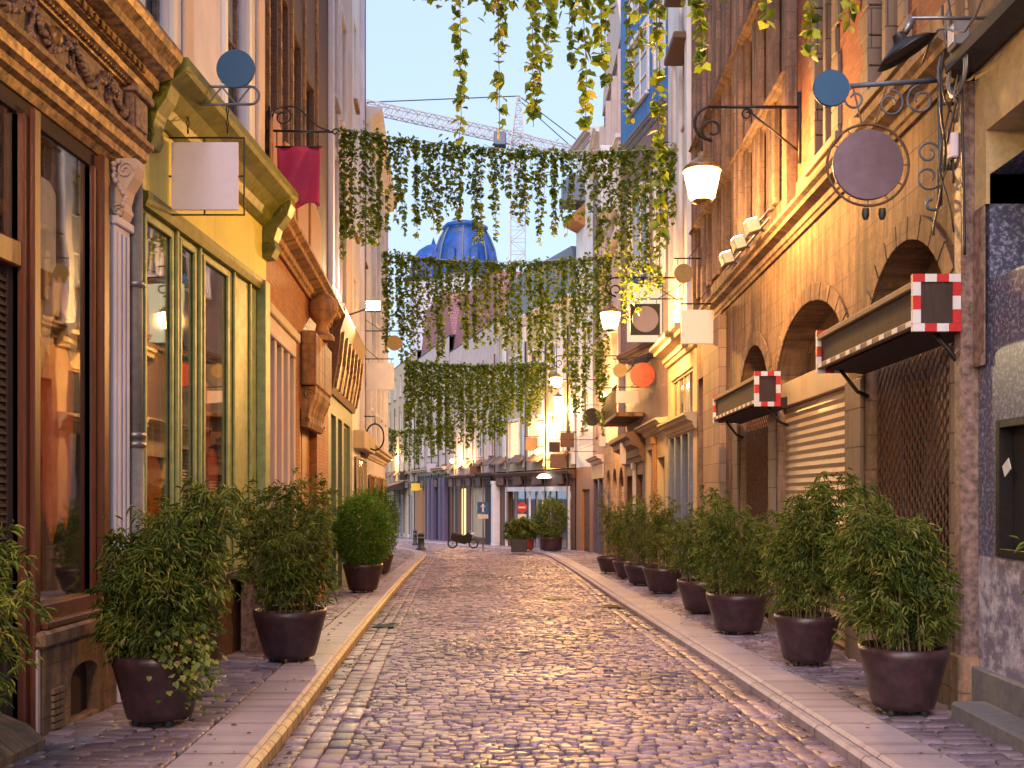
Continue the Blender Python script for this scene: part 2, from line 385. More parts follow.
def setts(name, mat, cells, seed, inset=.012, hj=.0055, tilt=.0042, dz=0.0):
    """cells: (K,4,2) plan corners of each sett -> bumpy worn stones"""
    r = np.random.default_rng(seed); C = np.asarray(cells, dtype=float); K = len(C)
    cen = C.mean(1, keepdims=True); sz = np.linalg.norm(C[:, 1] - C[:, 0], axis=1)[:, None, None]
    def ring(f, z):
        P = cen + (C - cen) * f; Z = -.03 * P[..., 1:2] + z
        return np.concatenate([P, Z], 2)
    h = r.normal(0, hj, (K, 1, 1)) * np.ones((1, 4, 1)) + r.normal(0, tilt, (K, 4, 1))
    j = 1 + r.normal(0, .02, (K, 4, 1))
    r0 = ring(.965 * j, dz - .04); r1 = ring(.955 * j, dz - .006 + h); r2 = ring(.78 * j, dz + .004 + h)
    V = np.concatenate([r0, r1, r2], 1).reshape(-1, 3)                      # 12 verts per sett
    base = (np.arange(K) * 12)[:, None, None]
    q = []
    for lv in (0, 4):
        for k in range(4):
            n = (k + 1) % 4; q.append((lv + k, lv + n, lv + 4 + n, lv + 4 + k))
    q.append((8, 9, 10, 11))
    fs = (base + np.array(q)[None]).reshape(-1, 4)
    rnd = np.repeat(np.clip(r.normal(.5, .24, K), 0, 1), len(q))
    o = raw_mesh(name, V, fs, 4, mat, rnd=rnd); o.data.polygons.foreach_set('use_smooth', np.ones(len(fs), dtype=bool)); return struct(o)
def rows(xa, xb, y0, y1, pitch, width, seed, grow=0.0):
    """rows of setts across, following the slant of the two edges"""
    r = random.Random(seed); out = []; y = y0
    while y < y1:
        p = pitch * r.uniform(.9, 1.1); a0, b0 = float(xa(y)), float(xb(y)); a1, b1 = float(xa(y + p)), float(xb(y + p))
        L = b0 - a0; t = 0; x = a0 - r.uniform(0, width * .6)
        while x < b0:
            w = width * r.uniform(.65, 1.45); l = max(x, a0); rr = min(x + w, b0)
            if rr - l > .04:
                f0, f1 = (l - a0) / L, (rr - a0) / L
                out.append([(l, y), (rr, y), (a1 + f1 * (b1 - a1), y + p), (a1 + f0 * (b1 - a1), y + p)])
            x += w
        y += p
    return out
def longrows(xe, off, w, y0, y1, length, seed):
    r = random.Random(seed); out = []; y = y0
    while y < y1:
        p = length * r.uniform(.75, 1.3); a0, a1 = float(xe(y)) + off, float(xe(y + p)) + off
        out.append([(a0, y), (a0 + w, y), (a1 + w, y + p), (a1, y + p)]); y += p
    return out
G = .16
road = rows(lambda y: XL(y) + 3 * G, lambda y: XR(y) - 2 * G, -2.5, 44, .088, .115, 1)
road += rows(lambda y: XL(y) + 3 * G, lambda y: XR(y) - 2 * G, 44, 118, .2, .2, 2)
for k in range(3): road += longrows(XL, k * G, G, -2.5, 60, .21, 5 + k)
for k in range(2): road += longrows(XR, -(k + 1) * G, G, -2.5, 60, .25, 15 + k)
road += rows(lambda y: XL(y), lambda y: XL(y) + 3 * G, 60, 118, .3, .2, 3)
road += rows(lambda y: XR(y) - 2 * G, lambda y: XR(y), 60, 118, .3, .2, 3)
setts('road', 'setts', road, 11)

KW = .46
def strip(name, mat, xa, xb, y0, y1, top, drop, bevelside=None, step=.5):
    m = MB(); ys = np.arange(y0, y1 + step, step)
    for a, b in zip(ys[:-1], ys[1:]):
        a, b = float(a), float(b)
        A0, A1, B0, B1 = float(xa(a)), float(xa(b)), float(xb(a)), float(xb(b))
        za, zb = gz(a) + top, gz(b) + top
        c = .025
        V = [(A0, a, za - drop), (A0, a, za - c), (A0 + c, a, za), (B0 - c, a, za), (B0, a, za - c), (B0, a, za - drop),
             (A1, b, zb - drop), (A1, b, zb - c), (A1 + c, b, zb), (B1 - c, b, zb), (B1, b, zb - c), (B1, b, zb - drop)]
        base = len(m.v); m.v += V
        for k in range(5):
            m.f.append([base + k, base + k + 1, base + 7 + k, base + 6 + k]); m.sm.append(False)
            m.uv += [(a, .4 + .1 * k), (a, .5 + .1 * k), (b, .5 + .1 * k), (b, .4 + .1 * k)]
    return struct(m.build(name, mat))
strip('kerb', 'kerb', lambda y: XL(y) - .1 - KW, lambda y: XL(y) - .08, -2.5, 118, .10, .15)
strip('kerb', 'yline', lambda y: XL(y) - .075, lambda y: XL(y), -2.5, 118, .102, .15)
strip('kerb', 'kerb', lambda y: XR(y), lambda y: XR(y) + .10, -2.5, 118, .085, .15)
strip('kerb', 'kerb', lambda y: XR(y) + .105, lambda y: XR(y) + .10 + KW, -2.5, 118, .10, .15)
WLY = [-3, 13.02, 45, 60, 114]; WLX = [-3.75, -3.75, -7.0, -9.5, -30]
def WL(y): return np.interp(y, WLY, WLX)
WRY = [-3, 22.3, 50, 55, 67, 114]; WRX = [3.62, 3.62, 2.9, 2.15, -2.5, -16.4]
def WR(y): return np.interp(y, WRY, WRX)
pv = rows(WL, lambda y: XL(y) - .11 - KW, -2.5, 40, .13, .24, 21) + rows(WL, lambda y: XL(y) - .11 - KW, 40, 62, .3, .3, 22)
setts('pavement', 'pavers', pv, 12, dz=.09, hj=.004, tilt=.003)
pv = rows(lambda y: XR(y) + .11 + KW, WR, -2.5, 40, .15, .22, 31) + rows(lambda y: XR(y) + .11 + KW, WR, 40, 116, .3, .3, 32)
setts('pavement', 'pavers', pv, 13, dz=.09, hj=.005, tilt=.004)
m = MB()
for wl, e, s_ in ((WL, lambda y: XL(y) - .11 - KW, 1), (lambda y: XR(y) + .11 + KW, WR, 1)):
    for y in np.arange(-2.5, 116, 1.0):
        a, b = float(y), float(y + 1)
        m.add([(float(wl(a)), a, gz(a) + .06), (float(e(a)), a, gz(a) + .06), (float(e(b)), b, gz(b) + .06), (float(wl(b)), b, gz(b) + .06)], [(0, 1, 2, 3)])
struct(m.build('pavement', 'ground'))
# ------------------------------------------------------------ facade builders
def wall(F, root, mat, u0, u1, z0, z1, holes=(), name='wall', n=0., depth=.28, inmat=None):
    """wall sheet with real openings and reveals; holes = (u0,u1,z0,z1[,arch_rise])"""
    m = MB(F); H = [(h[0], h[1], h[2], h[3], h[4] if len(h) > 4 else 0) for h in holes]
    us = sorted({u0, u1, *[h[0] for h in H], *[h[1] for h in H]}); zs = sorted({z0, z1, *[h[2] for h in H], *[h[3] for h in H]})
    us = [u for u in us if u0 <= u <= u1]; zs = [z for z in zs if z0 <= z <= z1]
    for a, b in zip(us[:-1], us[1:]):
        run = None
        for c, d in zip(zs[:-1], zs[1:]):
            um, zm = (a + b) / 2, (c + d) / 2
            hit = any(h[0] < um < h[1] and h[2] < zm < h[3] for h in H)
            if not hit: run = (run[0], d) if run else (c, d)
            if (hit or d == zs[-1]) and run:
                m.add([(a, n, run[0]), (b, n, run[0]), (b, n, run[1]), (a, n, run[1])], [(0, 1, 2, 3)]); run = None
    for a, b, c, d, r in H:
        zt = d - r
        if c > z0 + .001: m.add([(a, n, c), (b, n, c), (b, n - depth, c), (a, n - depth, c)], [(0, 1, 2, 3)])
        m.add([(a, n, c), (a, n, zt), (a, n - depth, zt), (a, n - depth, c)], [(0, 1, 2, 3)])
        m.add([(b, n, c), (b, n, zt), (b, n - depth, zt), (b, n - depth, c)], [(3, 2, 1, 0)])
        if r:
            K = 16; cu = (a + b) / 2; w = (b - a) / 2
            P = [(cu - w * math.cos(PI * i / K), zt + r * math.sin(PI * i / K)) for i in range(K + 1)]
            for (x0, y0), (x1, y1) in zip(P[:-1], P[1:]):
                m.add([(x0, n, y0), (x1, n, y1), (x1, n, d), (x0, n, d)], [(0, 1, 2, 3)])
                m.add([(x0, n, y0), (x1, n, y1), (x1, n - depth, y1), (x0, n - depth, y0)], [(0, 1, 2, 3)])
        else: m.add([(a, n, d), (b, n, d), (b, n - depth, d), (a, n - depth, d)], [(0, 1, 2, 3)])
    return m.build(name, mat, root)
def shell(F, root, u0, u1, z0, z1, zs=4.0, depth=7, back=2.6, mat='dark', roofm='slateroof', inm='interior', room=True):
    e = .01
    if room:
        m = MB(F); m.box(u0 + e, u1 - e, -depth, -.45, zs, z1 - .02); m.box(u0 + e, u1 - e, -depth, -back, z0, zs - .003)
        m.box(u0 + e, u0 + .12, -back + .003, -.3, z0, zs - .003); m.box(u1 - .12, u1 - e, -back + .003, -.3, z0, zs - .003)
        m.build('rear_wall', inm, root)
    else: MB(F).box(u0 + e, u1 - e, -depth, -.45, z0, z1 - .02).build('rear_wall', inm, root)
    m = MB(F); m.box(u0 + e * 2, u1 - e * 2, -.44, -.05 - .28, zs + .3, z1 - .02)
    m = MB(F); m.box(u0 - .0, u1 + .0, -depth - .1, .0, z1, z1 + .15); m.build('roof', 'dark', root)
def sidewalls(F, root, mat, u0, u1, z0, z1, depth=7):
    for u in (u0, u1):
        s = .004 if u == u0 else -.004
        MB(F).box(min(u, u + s), max(u, u + s), -depth, -.001, z0, z1).build('side_wall', mat, root)
def window(F, root, u0, u1, z0, z1, fm='white', pm='pane', cols=2, rows=3, n=-.14, fw=.06, bar=.03, sill=True, sm=None, trim=0, tm=None):
    p = MB(F).box(u0, u1, n - .02, n, z0, z1).build('window', pm, root)
    m = MB(F); a, b = n + .002, n + .05
    m.box(u0, u0 + fw, a, b, z0, z1); m.box(u1 - fw, u1, a, b, z0, z1); m.box(u0 + fw, u1 - fw, a, b, z0, z0 + fw); m.box(u0 + fw, u1 - fw, a, b, z1 - fw, z1)
    for i in range(1, cols):
        u = u0 + (u1 - u0) * i / cols; w = bar * (1.5 if cols == 2 else 1); m.box(u - w / 2, u + w / 2, a, b - .01, z0 + fw, z1 - fw)
    for j in range(1, rows):
        z = z0 + (z1 - z0) * j / rows; m.box(u0 + fw, u1 - fw, a, b - .018, z - bar / 2, z + bar / 2)
    if fm: m.build('frame', fm, p)
    if trim:
        t = MB(F); t.box(u0 - trim, u0 - .002, 0.002, .05, z0, z1 + trim); t.box(u1 + .002, u1 + trim, .002, .05, z0, z1 + trim); t.box(u0 - .001, u1 + .001, .002, .06, z1 + .002, z1 + trim)
        t.build('surround', tm or fm, p)
    if sill: MB(F).box(u0 - .08, u1 + .08, -.1, .1, z0 - .09, z0 - .002).build('sill', sm or tm or 'stonep', p, bevel=.012)
    return p
def cornice(F, root, mat, u0, u1, z, h=.35, out=.3, name='cornice', dent=0, n0=0.):
    P = [(n0 - .02, z), (n0 + out * .15, z), (n0 + out * .2, z + h * .15), (n0 + out * .3, z + h * .2), (n0 + out * .32, z + h * .45), (n0 + out * .75, z + h * .58),
         (n0 + out * .78, z + h * .75), (n0 + out, z + h * .85), (n0 + out, z + h), (n0 - .02, z + h + .03)]
    m = MB(F).prism(P, u0, u1)
    if dent:
        u = u0 + dent
        while u < u1 - dent: m.box(u, u + dent * .5, n0 + out * .3, n0 + out * .62, z + h * .28, z + h * .47); u += dent
    return m.build(name, mat, root)
def pilaster(F, root, mat, u0, u1, z0, z1, n=.09, base=.35, cap=.2, name='pilaster'):
    m = MB(F).box(u0, u1, 0.002, n, z0 + base, z1 - cap).box(u0 - .03, u1 + .03, .002, n + .04, z0, z0 + base).box(u0 - .03, u1 + .03, .002, n + .05, z1 - cap, z1)
    return m.build(name, mat, root, bevel=.012)
def scroll(c, r0, turns, n=26, start=0, sgn=1):
    return [(c[0] + r0 * (1 - .8 * i / n) * math.cos(start + sgn * turns * 2 * PI * i / n), c[1] + r0 * (1 - .8 * i / n) * math.sin(start + sgn * turns * 2 * PI * i / n)) for i in range(n + 1)]
def console(F, root, mat, u0, u1, z0, z1, n, name='console'):
    h = z1 - z0
    P = [(0, z1), (n, z1), (n * 1.02, z1 - h * .12), (n * .9, z1 - h * .3), (n * .62, z1 - h * .5), (n * .5, z1 - h * .7), (n * .55, z1 - h * .85), (n * .42, z0 + .01), (n * .15, z0), (0, z0 + .03)]
    m = MB(F).prism(P, u0, u1)
    for u in (u0 - .012, u1 + .012):
        m.tube([(u, a, b) for a, b in scroll((n * .6, z1 - h * .2), h * .14, 1.6)], .012, 5)
        m.tube([(u, a, b) for a, b in scroll((n * .3, z0 + h * .16), h * .1, 1.6)], .01, 5)
    return m.build(name, mat, root, bevel=.01)
def shutter(F, root, u0, u1, z0, z1, mat, n=-.1, pitch=.1, name='roller_shutter'):
    m = MB(F); z = z0
    while z < z1:
        t = min(z + pitch, z1); m.add([(u0, n, z), (u1, n, z), (u1, n + .025, z + (t - z) * .45), (u0, n + .025, z + (t - z) * .45)], [(0, 1, 2, 3)])
        m.add([(u0, n + .025, z + (t - z) * .45), (u1, n + .025, z + (t - z) * .45), (u1, n, t), (u0, n, t)], [(0, 1, 2, 3)]); z = t
    return m.build(name, mat, root)
def door(F, root, u0, u1, z0, z1, mat, n=-.15, glassy=False):
    d = MB(F).box(u0, u1, n - .05, n, z0, z1)
    w = u1 - u0
    for k in range(2):
        a = u0 + .08 + k * (w / 2 - .02); b = a + w / 2 - .14
        d.box(a, b, n + .001, n + .02, z0 + .2, z0 + (z1 - z0) * .4); d.box(a, b, n + .001, n + .02, z0 + (z1 - z0) * .45, z1 - .12)
    d = d.build('door', mat, root, bevel=.006)
    MB(F).tube([(u0 + w * .85, n + .06, z0 + 1.0), (u0 + w * .85, n + .06, z0 + 1.2)], .015).build('handle', 'steel', d)
    return d
def house(label, F, cat='house', group=None, name='house'):
    p = F.w(0 if not hasattr(F, 'u0') else F.u0, 0, 0)
    return thing(name, label, cat, (p[0], p[1], gz(p[1])), group)

LF = Fr((-3.62, 0), (-3.62, 10), 'L'); RF = Fr((3.5, 0), (3.5, 10), 'R')
LU, RU = 0, 0

# ================================================= LEFT: dark carved shop
LF.u0 = 2; h = house('dark brown shop with carved gilded cornice and big window at the left edge', LF, 'shop', name='shop_building')
B0 = -.6
wall(LF, h, 'brown', 2, 8.9, 5.45, 13, [(3, 4.2, 6.4, 9), (5.6, 6.8, 6.4, 9)])
for a in (3, 5.6): window(LF, h, a, a + 1.2, 6.4, 9, 'frame')
wall(LF, h, 'dwood', 2, 8.9, B0, 5.45, [(2.1, 6.93, B0, 4.24), (7.13, 8.04, .78, 4.24)], name='shop_front', depth=.1)
shell(LF, h, 2, 8.9, B0, 13, 4.5)
MB(LF).box(3.2, 3.25, -2.5, -.35, B0, 4.4).build('inner_wall', 'interior', h)
# plinth with cellar opening
wall(LF, h, 'stonep', 7.06, 8.3, B0, .5, [(7.5, 7.98, -.12, .3, .12)], name='plinth', n=.1, depth=.3)
m = MB(LF).box(7.0, 8.34, .002, .15, .502, .62); m.build('plinth_cap', 'stonep', h, bevel=.02)
MB(LF).box(7.0, 7.056, .002, .1, B0, .5).build('plinth_edge', 'palepink', h, bevel=.01)
co = MB(LF).box(7.46, 8.02, -.24, -.2, -.2, .35).build('cellar_opening', 'dark', h)
m = MB(LF)
for k in range(3): m.box(7.5, 7.98, -.1, -.07, -.08 + k * .12, -.05 + k * .12)
m.build('bars', 'plank', co)
m = MB(LF)
for k in range(6): m.box(7.2, 7.36, .1, .125, -.1 + k * .05, -.065 + k * .05)
m.build('vent_grille', 'plank', h)
# frames
m = MB(LF); m.box(6.93, 7.13, -.1, .05, B0, 4.24); m.box(6.98, 7.08, .05, .09, B0, 4.3); m.box(8.04, 8.1, -.1, .03, .78, 4.24); m.box(8.12, 8.22, -.02, .08, .62, 4.35); m.box(8.24, 8.32, -.02, .05, .62, 4.35)
m.build('window_post', 'frame', h, bevel=.012)
m = MB(LF).box(2.1, 6.93, -.1, .03, 3.16, 3.34); m.box(7.13, 8.04, -.1, .06, .64, .8); m.box(7.1, 8.1, .0, .12, .622, .68); m.build('window_rail', 'frame', h, bevel=.012)
MB(LF).box(2.1, 6.93, -.03, -.02, 3.34, 4.24).build('fanlight', 'shopglass', h)
MB(LF).box(7.13, 8.04, -.03, -.02, .8, 4.24).build('shop_window', 'shopglass', h)
sh = MB(LF).box(6.85, 6.925, -.08, -.03, B0, 3.16).box(2.1, 6.85, -.08, -.06, B0, 3.16)
z = .9
while z < 3.1:
    sh.add([(2.2, -.03, z), (6.85, -.03, z), (6.85, -.055, z + .05), (2.2, -.055, z + .05)], [(0, 1, 2, 3)]); sh.add([(2.2, -.055, z), (6.85, -.055, z), (6.85, -.03, z), (2.2, -.03, z)], [(0, 1, 2, 3)]); z += .055
sh.build('louvred_shutter', 'dwood', h)
MB(LF).prism([(0.01, B0), (.34, B0), (.32, -.04), (.2, .06), (.01, .14)], 5.3, 6.7).build('doorstep', 'stonep', h, bevel=.03)
# pale pilaster and scroll console
m = MB(LF).box(8.36, 8.66, .002, .07, .3, 3.85)
for k in range(3): m.box(8.4 + k * .085, 8.44 + k * .085, .07, .09, .4, 3.8)
m.box(8.33, 8.69, .002, .12, B0, .3); m.box(8.34, 8.68, .002, .1, 3.85, 3.92)
m.build('pilaster', 'lilac', h, bevel=.008)
console(LF, h, 'palepink', 8.42, 8.6, 3.9, 4.42, .22)
m = MB(LF)
for k in range(14):
    t = k / 13; m.ball((8.36 + .02 * math.sin(k * 2), .1 + .05 * math.sin(t * 6), 3.94 + t * .44), .025, 6)
m.build('carved_leaves', 'palepink', h)
# entablature
m = MB(LF).prism([(-.1, 4.36), (.02, 4.36), (.05, 4.42), (.1, 4.44), (.1, 4.5), (.14, 4.53), (.15, 4.6), (.2, 4.63), (.2, 4.67), (.1, 4.7), (-.1, 4.7)], 2, 8.86).build('architrave', 'gold', h)
m = MB(LF).prism([(-.1, 4.702), (.075, 4.702), (.085, 5.04), (-.1, 5.04)], 2, 8.86).build('frieze', 'mauve', h)
m = MB(LF).prism([(-.1, 5.042), (.12, 5.042), (.14, 5.08), (.18, 5.1), (.19, 5.15), (.24, 5.16), (.25, 5.24), (.37, 5.27), (.38, 5.34), (.44, 5.4), (.46, 5.46), (.46, 5.49), (-.1, 5.5)], 2, 8.86)
m.build('cornice', 'gold', h)
m = MB(LF); u = 2.05
while u < 8.5: m.box(u, u + .05, .19, .27, 5.165, 5.225); u += .1
u = 2.02
while u < 8.5: m.ball((u, .145, 5.075), .02, 6); u += .05
m.build('dentils', 'gold', h)
m = MB(LF); m.box(8.52, 8.84, .08, .15, 4.7, 5.04); m.box(8.48, 8.88, .06, .2, 5.02, 5.09); m.box(8.56, 8.8, .15, .17, 4.74, 5.0); m.build('end_block', 'mauve', h, bevel=.012)
u = 3.2
while u < 8.4:
    m = MB(LF)
    for k in range(26):
        t = k / 25; a = u + .58 * t; zz = 4.99 - .17 * math.sin(PI * t)
        for q in range(2): m.ball((a + random.uniform(-.02, .02), .1 + random.uniform(0, .02), zz + random.uniform(-.02, .02)), random.uniform(.014, .03), 5)
    for k in range(9):
        m.ball((u + random.uniform(-.015, .015), .1, 4.98 - k * .026), random.uniform(.012, .026), 5)
    m.ball((u + .29, .1, 4.8), .035, 6)
    m.build('carved_garland', 'mauve', h); u += .62
for u in np.arange(3.5, 8.4, 1.24):
    MB(LF).ball((float(u), .12, 4.9), .055, 8, .075).build('carved_mask', 'gold', h)

# things behind the glass; the orange shape stands in for a reflection
t = tag(MB(LF).slab([(7.35, 1.5), (7.5, 1.2), (7.62, 1.45), (7.72, 1.3), (7.8, 1.6), (7.86, 2.5), (7.7, 2.75), (7.45, 2.7), (7.32, 2.4)], -.05, -.035).build('orange_reflection', 'orange', bevel=.02, org=LF.w(7.5, -.4, 1.2)), 'orange red cloth hanging inside the dark carved shop window', 'banner')
t = tag(MB(LF).slab([(7.16, 3.25), (7.5, 3.25), (7.55, 3.32), (7.55, 3.85), (7.45, 3.92), (7.16, 3.92)], -.045, -.035).build('paper_sign', 'signw', org=LF.w(7.2, -.3, 3.2)), 'blank white paper card in the top of the dark carved shop window', 'sign')
pts = []
for k in range(19):
    a = PI * k / 18; pts.append((7.62 - .28 * math.cos(a), 2.75 + .45 * math.sin(a) + (.05 if k % 2 else 0)))
for k in range(19)[::-1]:
    a = PI * k / 18; pts.append((7.62 - .17 * math.cos(a), 2.62 + .38 * math.sin(a)))
tag(MB(LF).slab(pts, -.045, -.035).build('window_ornament', 'palepink', org=LF.w(7.6, -.2, 2.6)), 'pale arched feather ornament hung above the orange cloth in the left window', 'ornament')

# drainpipe
d = thing('drainpipe', 'dark grey drainpipe between the carved shop and the yellow green shop', 'drainpipe', LF.w(8.76, .07, -.1))
MB(LF).tube([(8.76, .075, -.15), (8.76, .075, 2.0)], .075, 12).build('pipe', 'grey', d); MB(LF).tube([(8.76, .075, 1.9), (8.76, .075, 4.33)], .062, 12).build('pipe', 'grey', d)
for zz in (.6, 2.0, 2.08, 3.4): MB(LF).tube([(8.76, .075, zz), (8.76, .075, zz + .05)], .088, 12).build('collar', 'steel', d)

# ================================================= LEFT: yellow and green shop
LF.u0 = 9.1; h = house('shop with yellow fascia, olive cornice and pale green window frames', LF, 'shop', name='shop_building')
wall(LF, h, 'lilac', 8.92, 13.02, 5.0, 15, [(9.05, 9.75, 5.75, 8.4), (11.45, 12.3, 5.75, 8.4), (9.05, 9.75, 9.4, 12), (11.45, 12.3, 9.4, 12)])
for a, b in ((9.05, 9.75), (11.45, 12.3)):
    for z in (5.75, 9.4): window(LF, h, a, b, z, z + 2.6, 'mauve' if z < 9 else 'white', cols=2, rows=2, trim=.1, tm='white')
m = MB(LF); m.box(10.1, 10.35, .003, .04, 5.5, 14.5); m.box(12.72, 12.98, .003, .05, 5.5, 14.9); m.build('pilaster', 'palepink', h, bevel=.006)
G2 = [(9.12, 9.84), (10.02, 10.49), (10.72, 11.6), (11.85, 12.25)]
wall(LF, h, 'sage', 8.92, 13.02, B0, 4.33, [(a, b, .72, 4.16) for a, b in G2[:3]], name='shop_front', depth=.12)
shell(LF, h, 8.92, 13.02, B0, 15, 4.6)
for a, b in G2[:3]:
    p = MB(LF).box(a, b, -.025, -.015, .72, 4.16).build('shop_window', 'shopglass', h)
    f = MB(LF); f.box(a, a + .05, -.01, .02, .72, 4.16); f.box(b - .05, b, -.01, .02, .72, 4.16); f.box(a + .05, b - .05, -.01, .02, 4.1, 4.16); f.box(a + .05, b - .05, -.01, .02, .72, .8)
    f.build('frame', 'sage', p, bevel=.006)
m = MB(LF)
for a in (9.9, 10.57, 11.75, 12.4): m.box(a, a + .05, .002, .035, .7, 4.3)
m.box(12.76, 12.98, .002, .12, B0, 4.32); m.box(11.75, 12.3, .002, .02, .3, 4.1)
m.build('moulding', 'sage', h, bevel=.008)
MB(LF).box(8.95, 12.7, .002, .16, .62, .72).build('sill', 'dark', h, bevel=.01)
MB(LF).box(8.95, 12.7, .002, .05, B0, .62).build('plinth', 'brown', h)
MB(LF).prism([(.002, 4.2), (.06, 4.2), (.09, 4.27), (.09, 4.33), (.002, 4.33)], 9.02, 13.0).build('moulding', 'olive', h)
MB(LF).prism([(.0, 4.332), (.06, 4.332), (.06, 5.02), (.0, 5.02)], 8.95, 13.0).build('fascia', 'yellow', h)
MB(LF).prism([(.0, 5.022), (.1, 5.022), (.16, 5.08), (.2, 5.16), (.3, 5.28), (.44, 5.38), (.47, 5.42), (.47, 5.5), (.0, 5.52)], 8.95, 13.04).build('cornice', 'olive', h)
console(LF, h, 'olive', 8.97, 9.2, 4.72, 5.34, .3); console(LF, h, 'olive', 10.5, 10.7, 4.85, 5.2, .26); console(LF, h, 'olive', 12.82, 13.06, 4.62, 5.4, .42)
# added cut-outs standing in for red and orange reflections in the glass
def reflected_form(u, n, z0, z1, mat, lab, w=.3):
    hh = z1 - z0; P = [(u - w * .5, z0), (u + w * .5, z0 + .03), (u + w * .36, z0 + hh * .5), (u + w * .5, z0 + hh * .84), (u + w * .16, z1), (u - w * .16, z1), (u - w * .5, z0 + hh * .84), (u - w * .36, z0 + hh * .5)]
    o = thing('dress', lab, 'dress', LF.w(u, n, z0)); MB(LF).slab(P, n - .02, n + .02).build('cloth', mat, o, bevel=.03)
    MB(LF).tube([(u, n, z1), (u, n, z1 + .3)], .008).build('hanger', 'steel', o)
reflected_form(9.5, -.06, .9, 1.95, 'orange', 'red dress hanging behind the first pane of the yellow fascia shop', .45)
reflected_form(11.2, -.06, .9, 2.1, 'orange', 'long orange dress hanging in the widest pane of the yellow fascia shop', .4)
reflected_form(11.0, -.12, 1.7, 2.9, 'red', 'dark red garment hung deep inside the yellow fascia shop', .7)
# stand with bottles and menu
t = thing('display_stand', 'dark wooden stand against the pale green pilaster beside the potted bamboo', 'stand', LF.w(12.1, .3, -.27))
MB(LF).box(11.75, 12.5, .1, .5, -.27, .6).build('body', 'mauve', t, bevel=.01); MB(LF).box(11.7, 12.55, .06, .54, .602, .64).build('top', 'dark', t, bevel=.008)
m = MB(LF); m.box(11.9, 12.35, .5, .512, -.1, .45); m.build('panel', 'dwood', t)
for (u, n, mt, lb) in ((12.33, .3, 'blue', 'blue bottle standing on the dark wooden stand'), (12.46, .32, 'red', 'red topped bottle on the dark wooden stand')):
    b = thing('bottle', lb, 'bottle', LF.w(u, n, .64)); MB(LF).lathe([(.035, 0), (.038, .01), (.038, .17), (.015, .22), (.015, .27)], (u, n, .642), 12).build('glass', mt, b)
    MB(LF).lathe([(.017, 0), (.017, .03)], (u, n, .91), 10).build('cap', 'red', b)
mc = thing('menu_card', 'yellow menu card with orange bands on the dark wooden stand', 'card', LF.w(12.05, .35, .642)); MB(LF).box(11.95, 12.13, .33, .345, .642, .98).build('card', 'yellow', mc)
for k in range(3): MB(LF).box(11.965, 12.115, .346, .349, .7 + k * .09, .74 + k * .09).build('band', 'orange', mc)

# ================================================= LEFT: brick house
def lx(y): return -3.62 - .1 * (y - 13.02)
L3 = Fr((lx(13.04), 13.04), (lx(20.7), 20.7), 'L'); h = house('brick house with orange stone strips and a ball topped stone console', L3)
U = L3.U; e = L3.L
wu0, wu1 = U(264), U(291)
wall(L3, h, 'obrick', 0, e, B0 - .3, 5.0, [(wu0, wu1, .2, 3.9), (U(300), U(317), B0 - .3, 3.0)])
shell(L3, h, 0, e, B0 - .3, 15, 4.2)
wf = MB(L3).box(wu0, wu1, -.2, -.16, .2, 3.9).build('window', 'pane', h)
m = MB(L3); w = wu1 - wu0
m.box(wu0, wu1, -.1, .08, 3.7, 3.95)
for k in range(5):
    a = wu0 + w * k / 4.0; m.box(a - .07, a + .07, -.15, .06, .2, 3.7)
for k in range(4):
    a = wu0 + w * (k + .5) / 4; m.box(a - w / 8 + .1, a + w / 8 - .1, -.15, -.1, .2, 3.2)
m.build('frame', 'palepink', wf, bevel=.012)
MB(L3).box(wu0 - .2, wu1 + .2, .002, .12, 3.955, 4.1).build('lintel', 'cream', h, bevel=.015)
door(L3, h, U(300) + .01, U(317) - .01, -.7, 3.0, 'owood')
cornice(L3, h, 'ostone', 0, e - .05, 5.0, .35, .35)
m = MB(L3); m.box(U(300), U(318), .002, .26, 3.4, 4.3); m.build('console', 'ostone', h, bevel=.03)
console(L3, h, 'ostone', U(301), U(317), 2.7, 3.39, .24)
cu = (U(300) + U(318)) / 2
MB(L3).lathe([(.22, 0), (.22, .08), (.13, .16), (.1, .3), (.16, .36), (.26, .48), (.29, .6), (.26, .72), (.16, .82), (.02, .87)], (cu, .22, 4.3), 20).build('stone_ball', 'ostone', h)
hs = [(U(270), U(277), 5.6, 9), (U(281), U(288), 5.6, 9), (U(293), U(301), 5.6, 9), (U(306), U(314), 5.6, 9)]
wall(L3, h, 'dbrick', 0, e, 5.0, 15, hs)
for a, b, c, d in hs: window(L3, h, a, b, c, d, 'dwood', cols=1, rows=3)
for k, px in enumerate((267, 279, 291, 303.5, 316)):
    m = MB(L3); a = U(px); z = 5.4; q = 0
    while z < 14.8:
        w = .07 if q % 2 else .12; m.box(a - w / 2, a + w / 2, .002, .04, z, z + .12); z += .13; q += 1
    m.build('stone_strip', 'ostone', h)
for k in range(4):
    a = U(264 + k * 13.5) + .06; b = U(264 + k * 13.5 + 12) - .03
    MB(L3).slab([(a, 5.42), (b, 5.42), (b, 6.5), (b - .1, 6.68), ((a + b) / 2, 6.78), (a + .1, 6.68), (a, 6.5)], .05, .1).build('painted_panel', 'owood', h, bevel=.02)
MB(L3).box(.02, e, .003, .2, 14.7, 15).build('cornice', 'stonep', h)

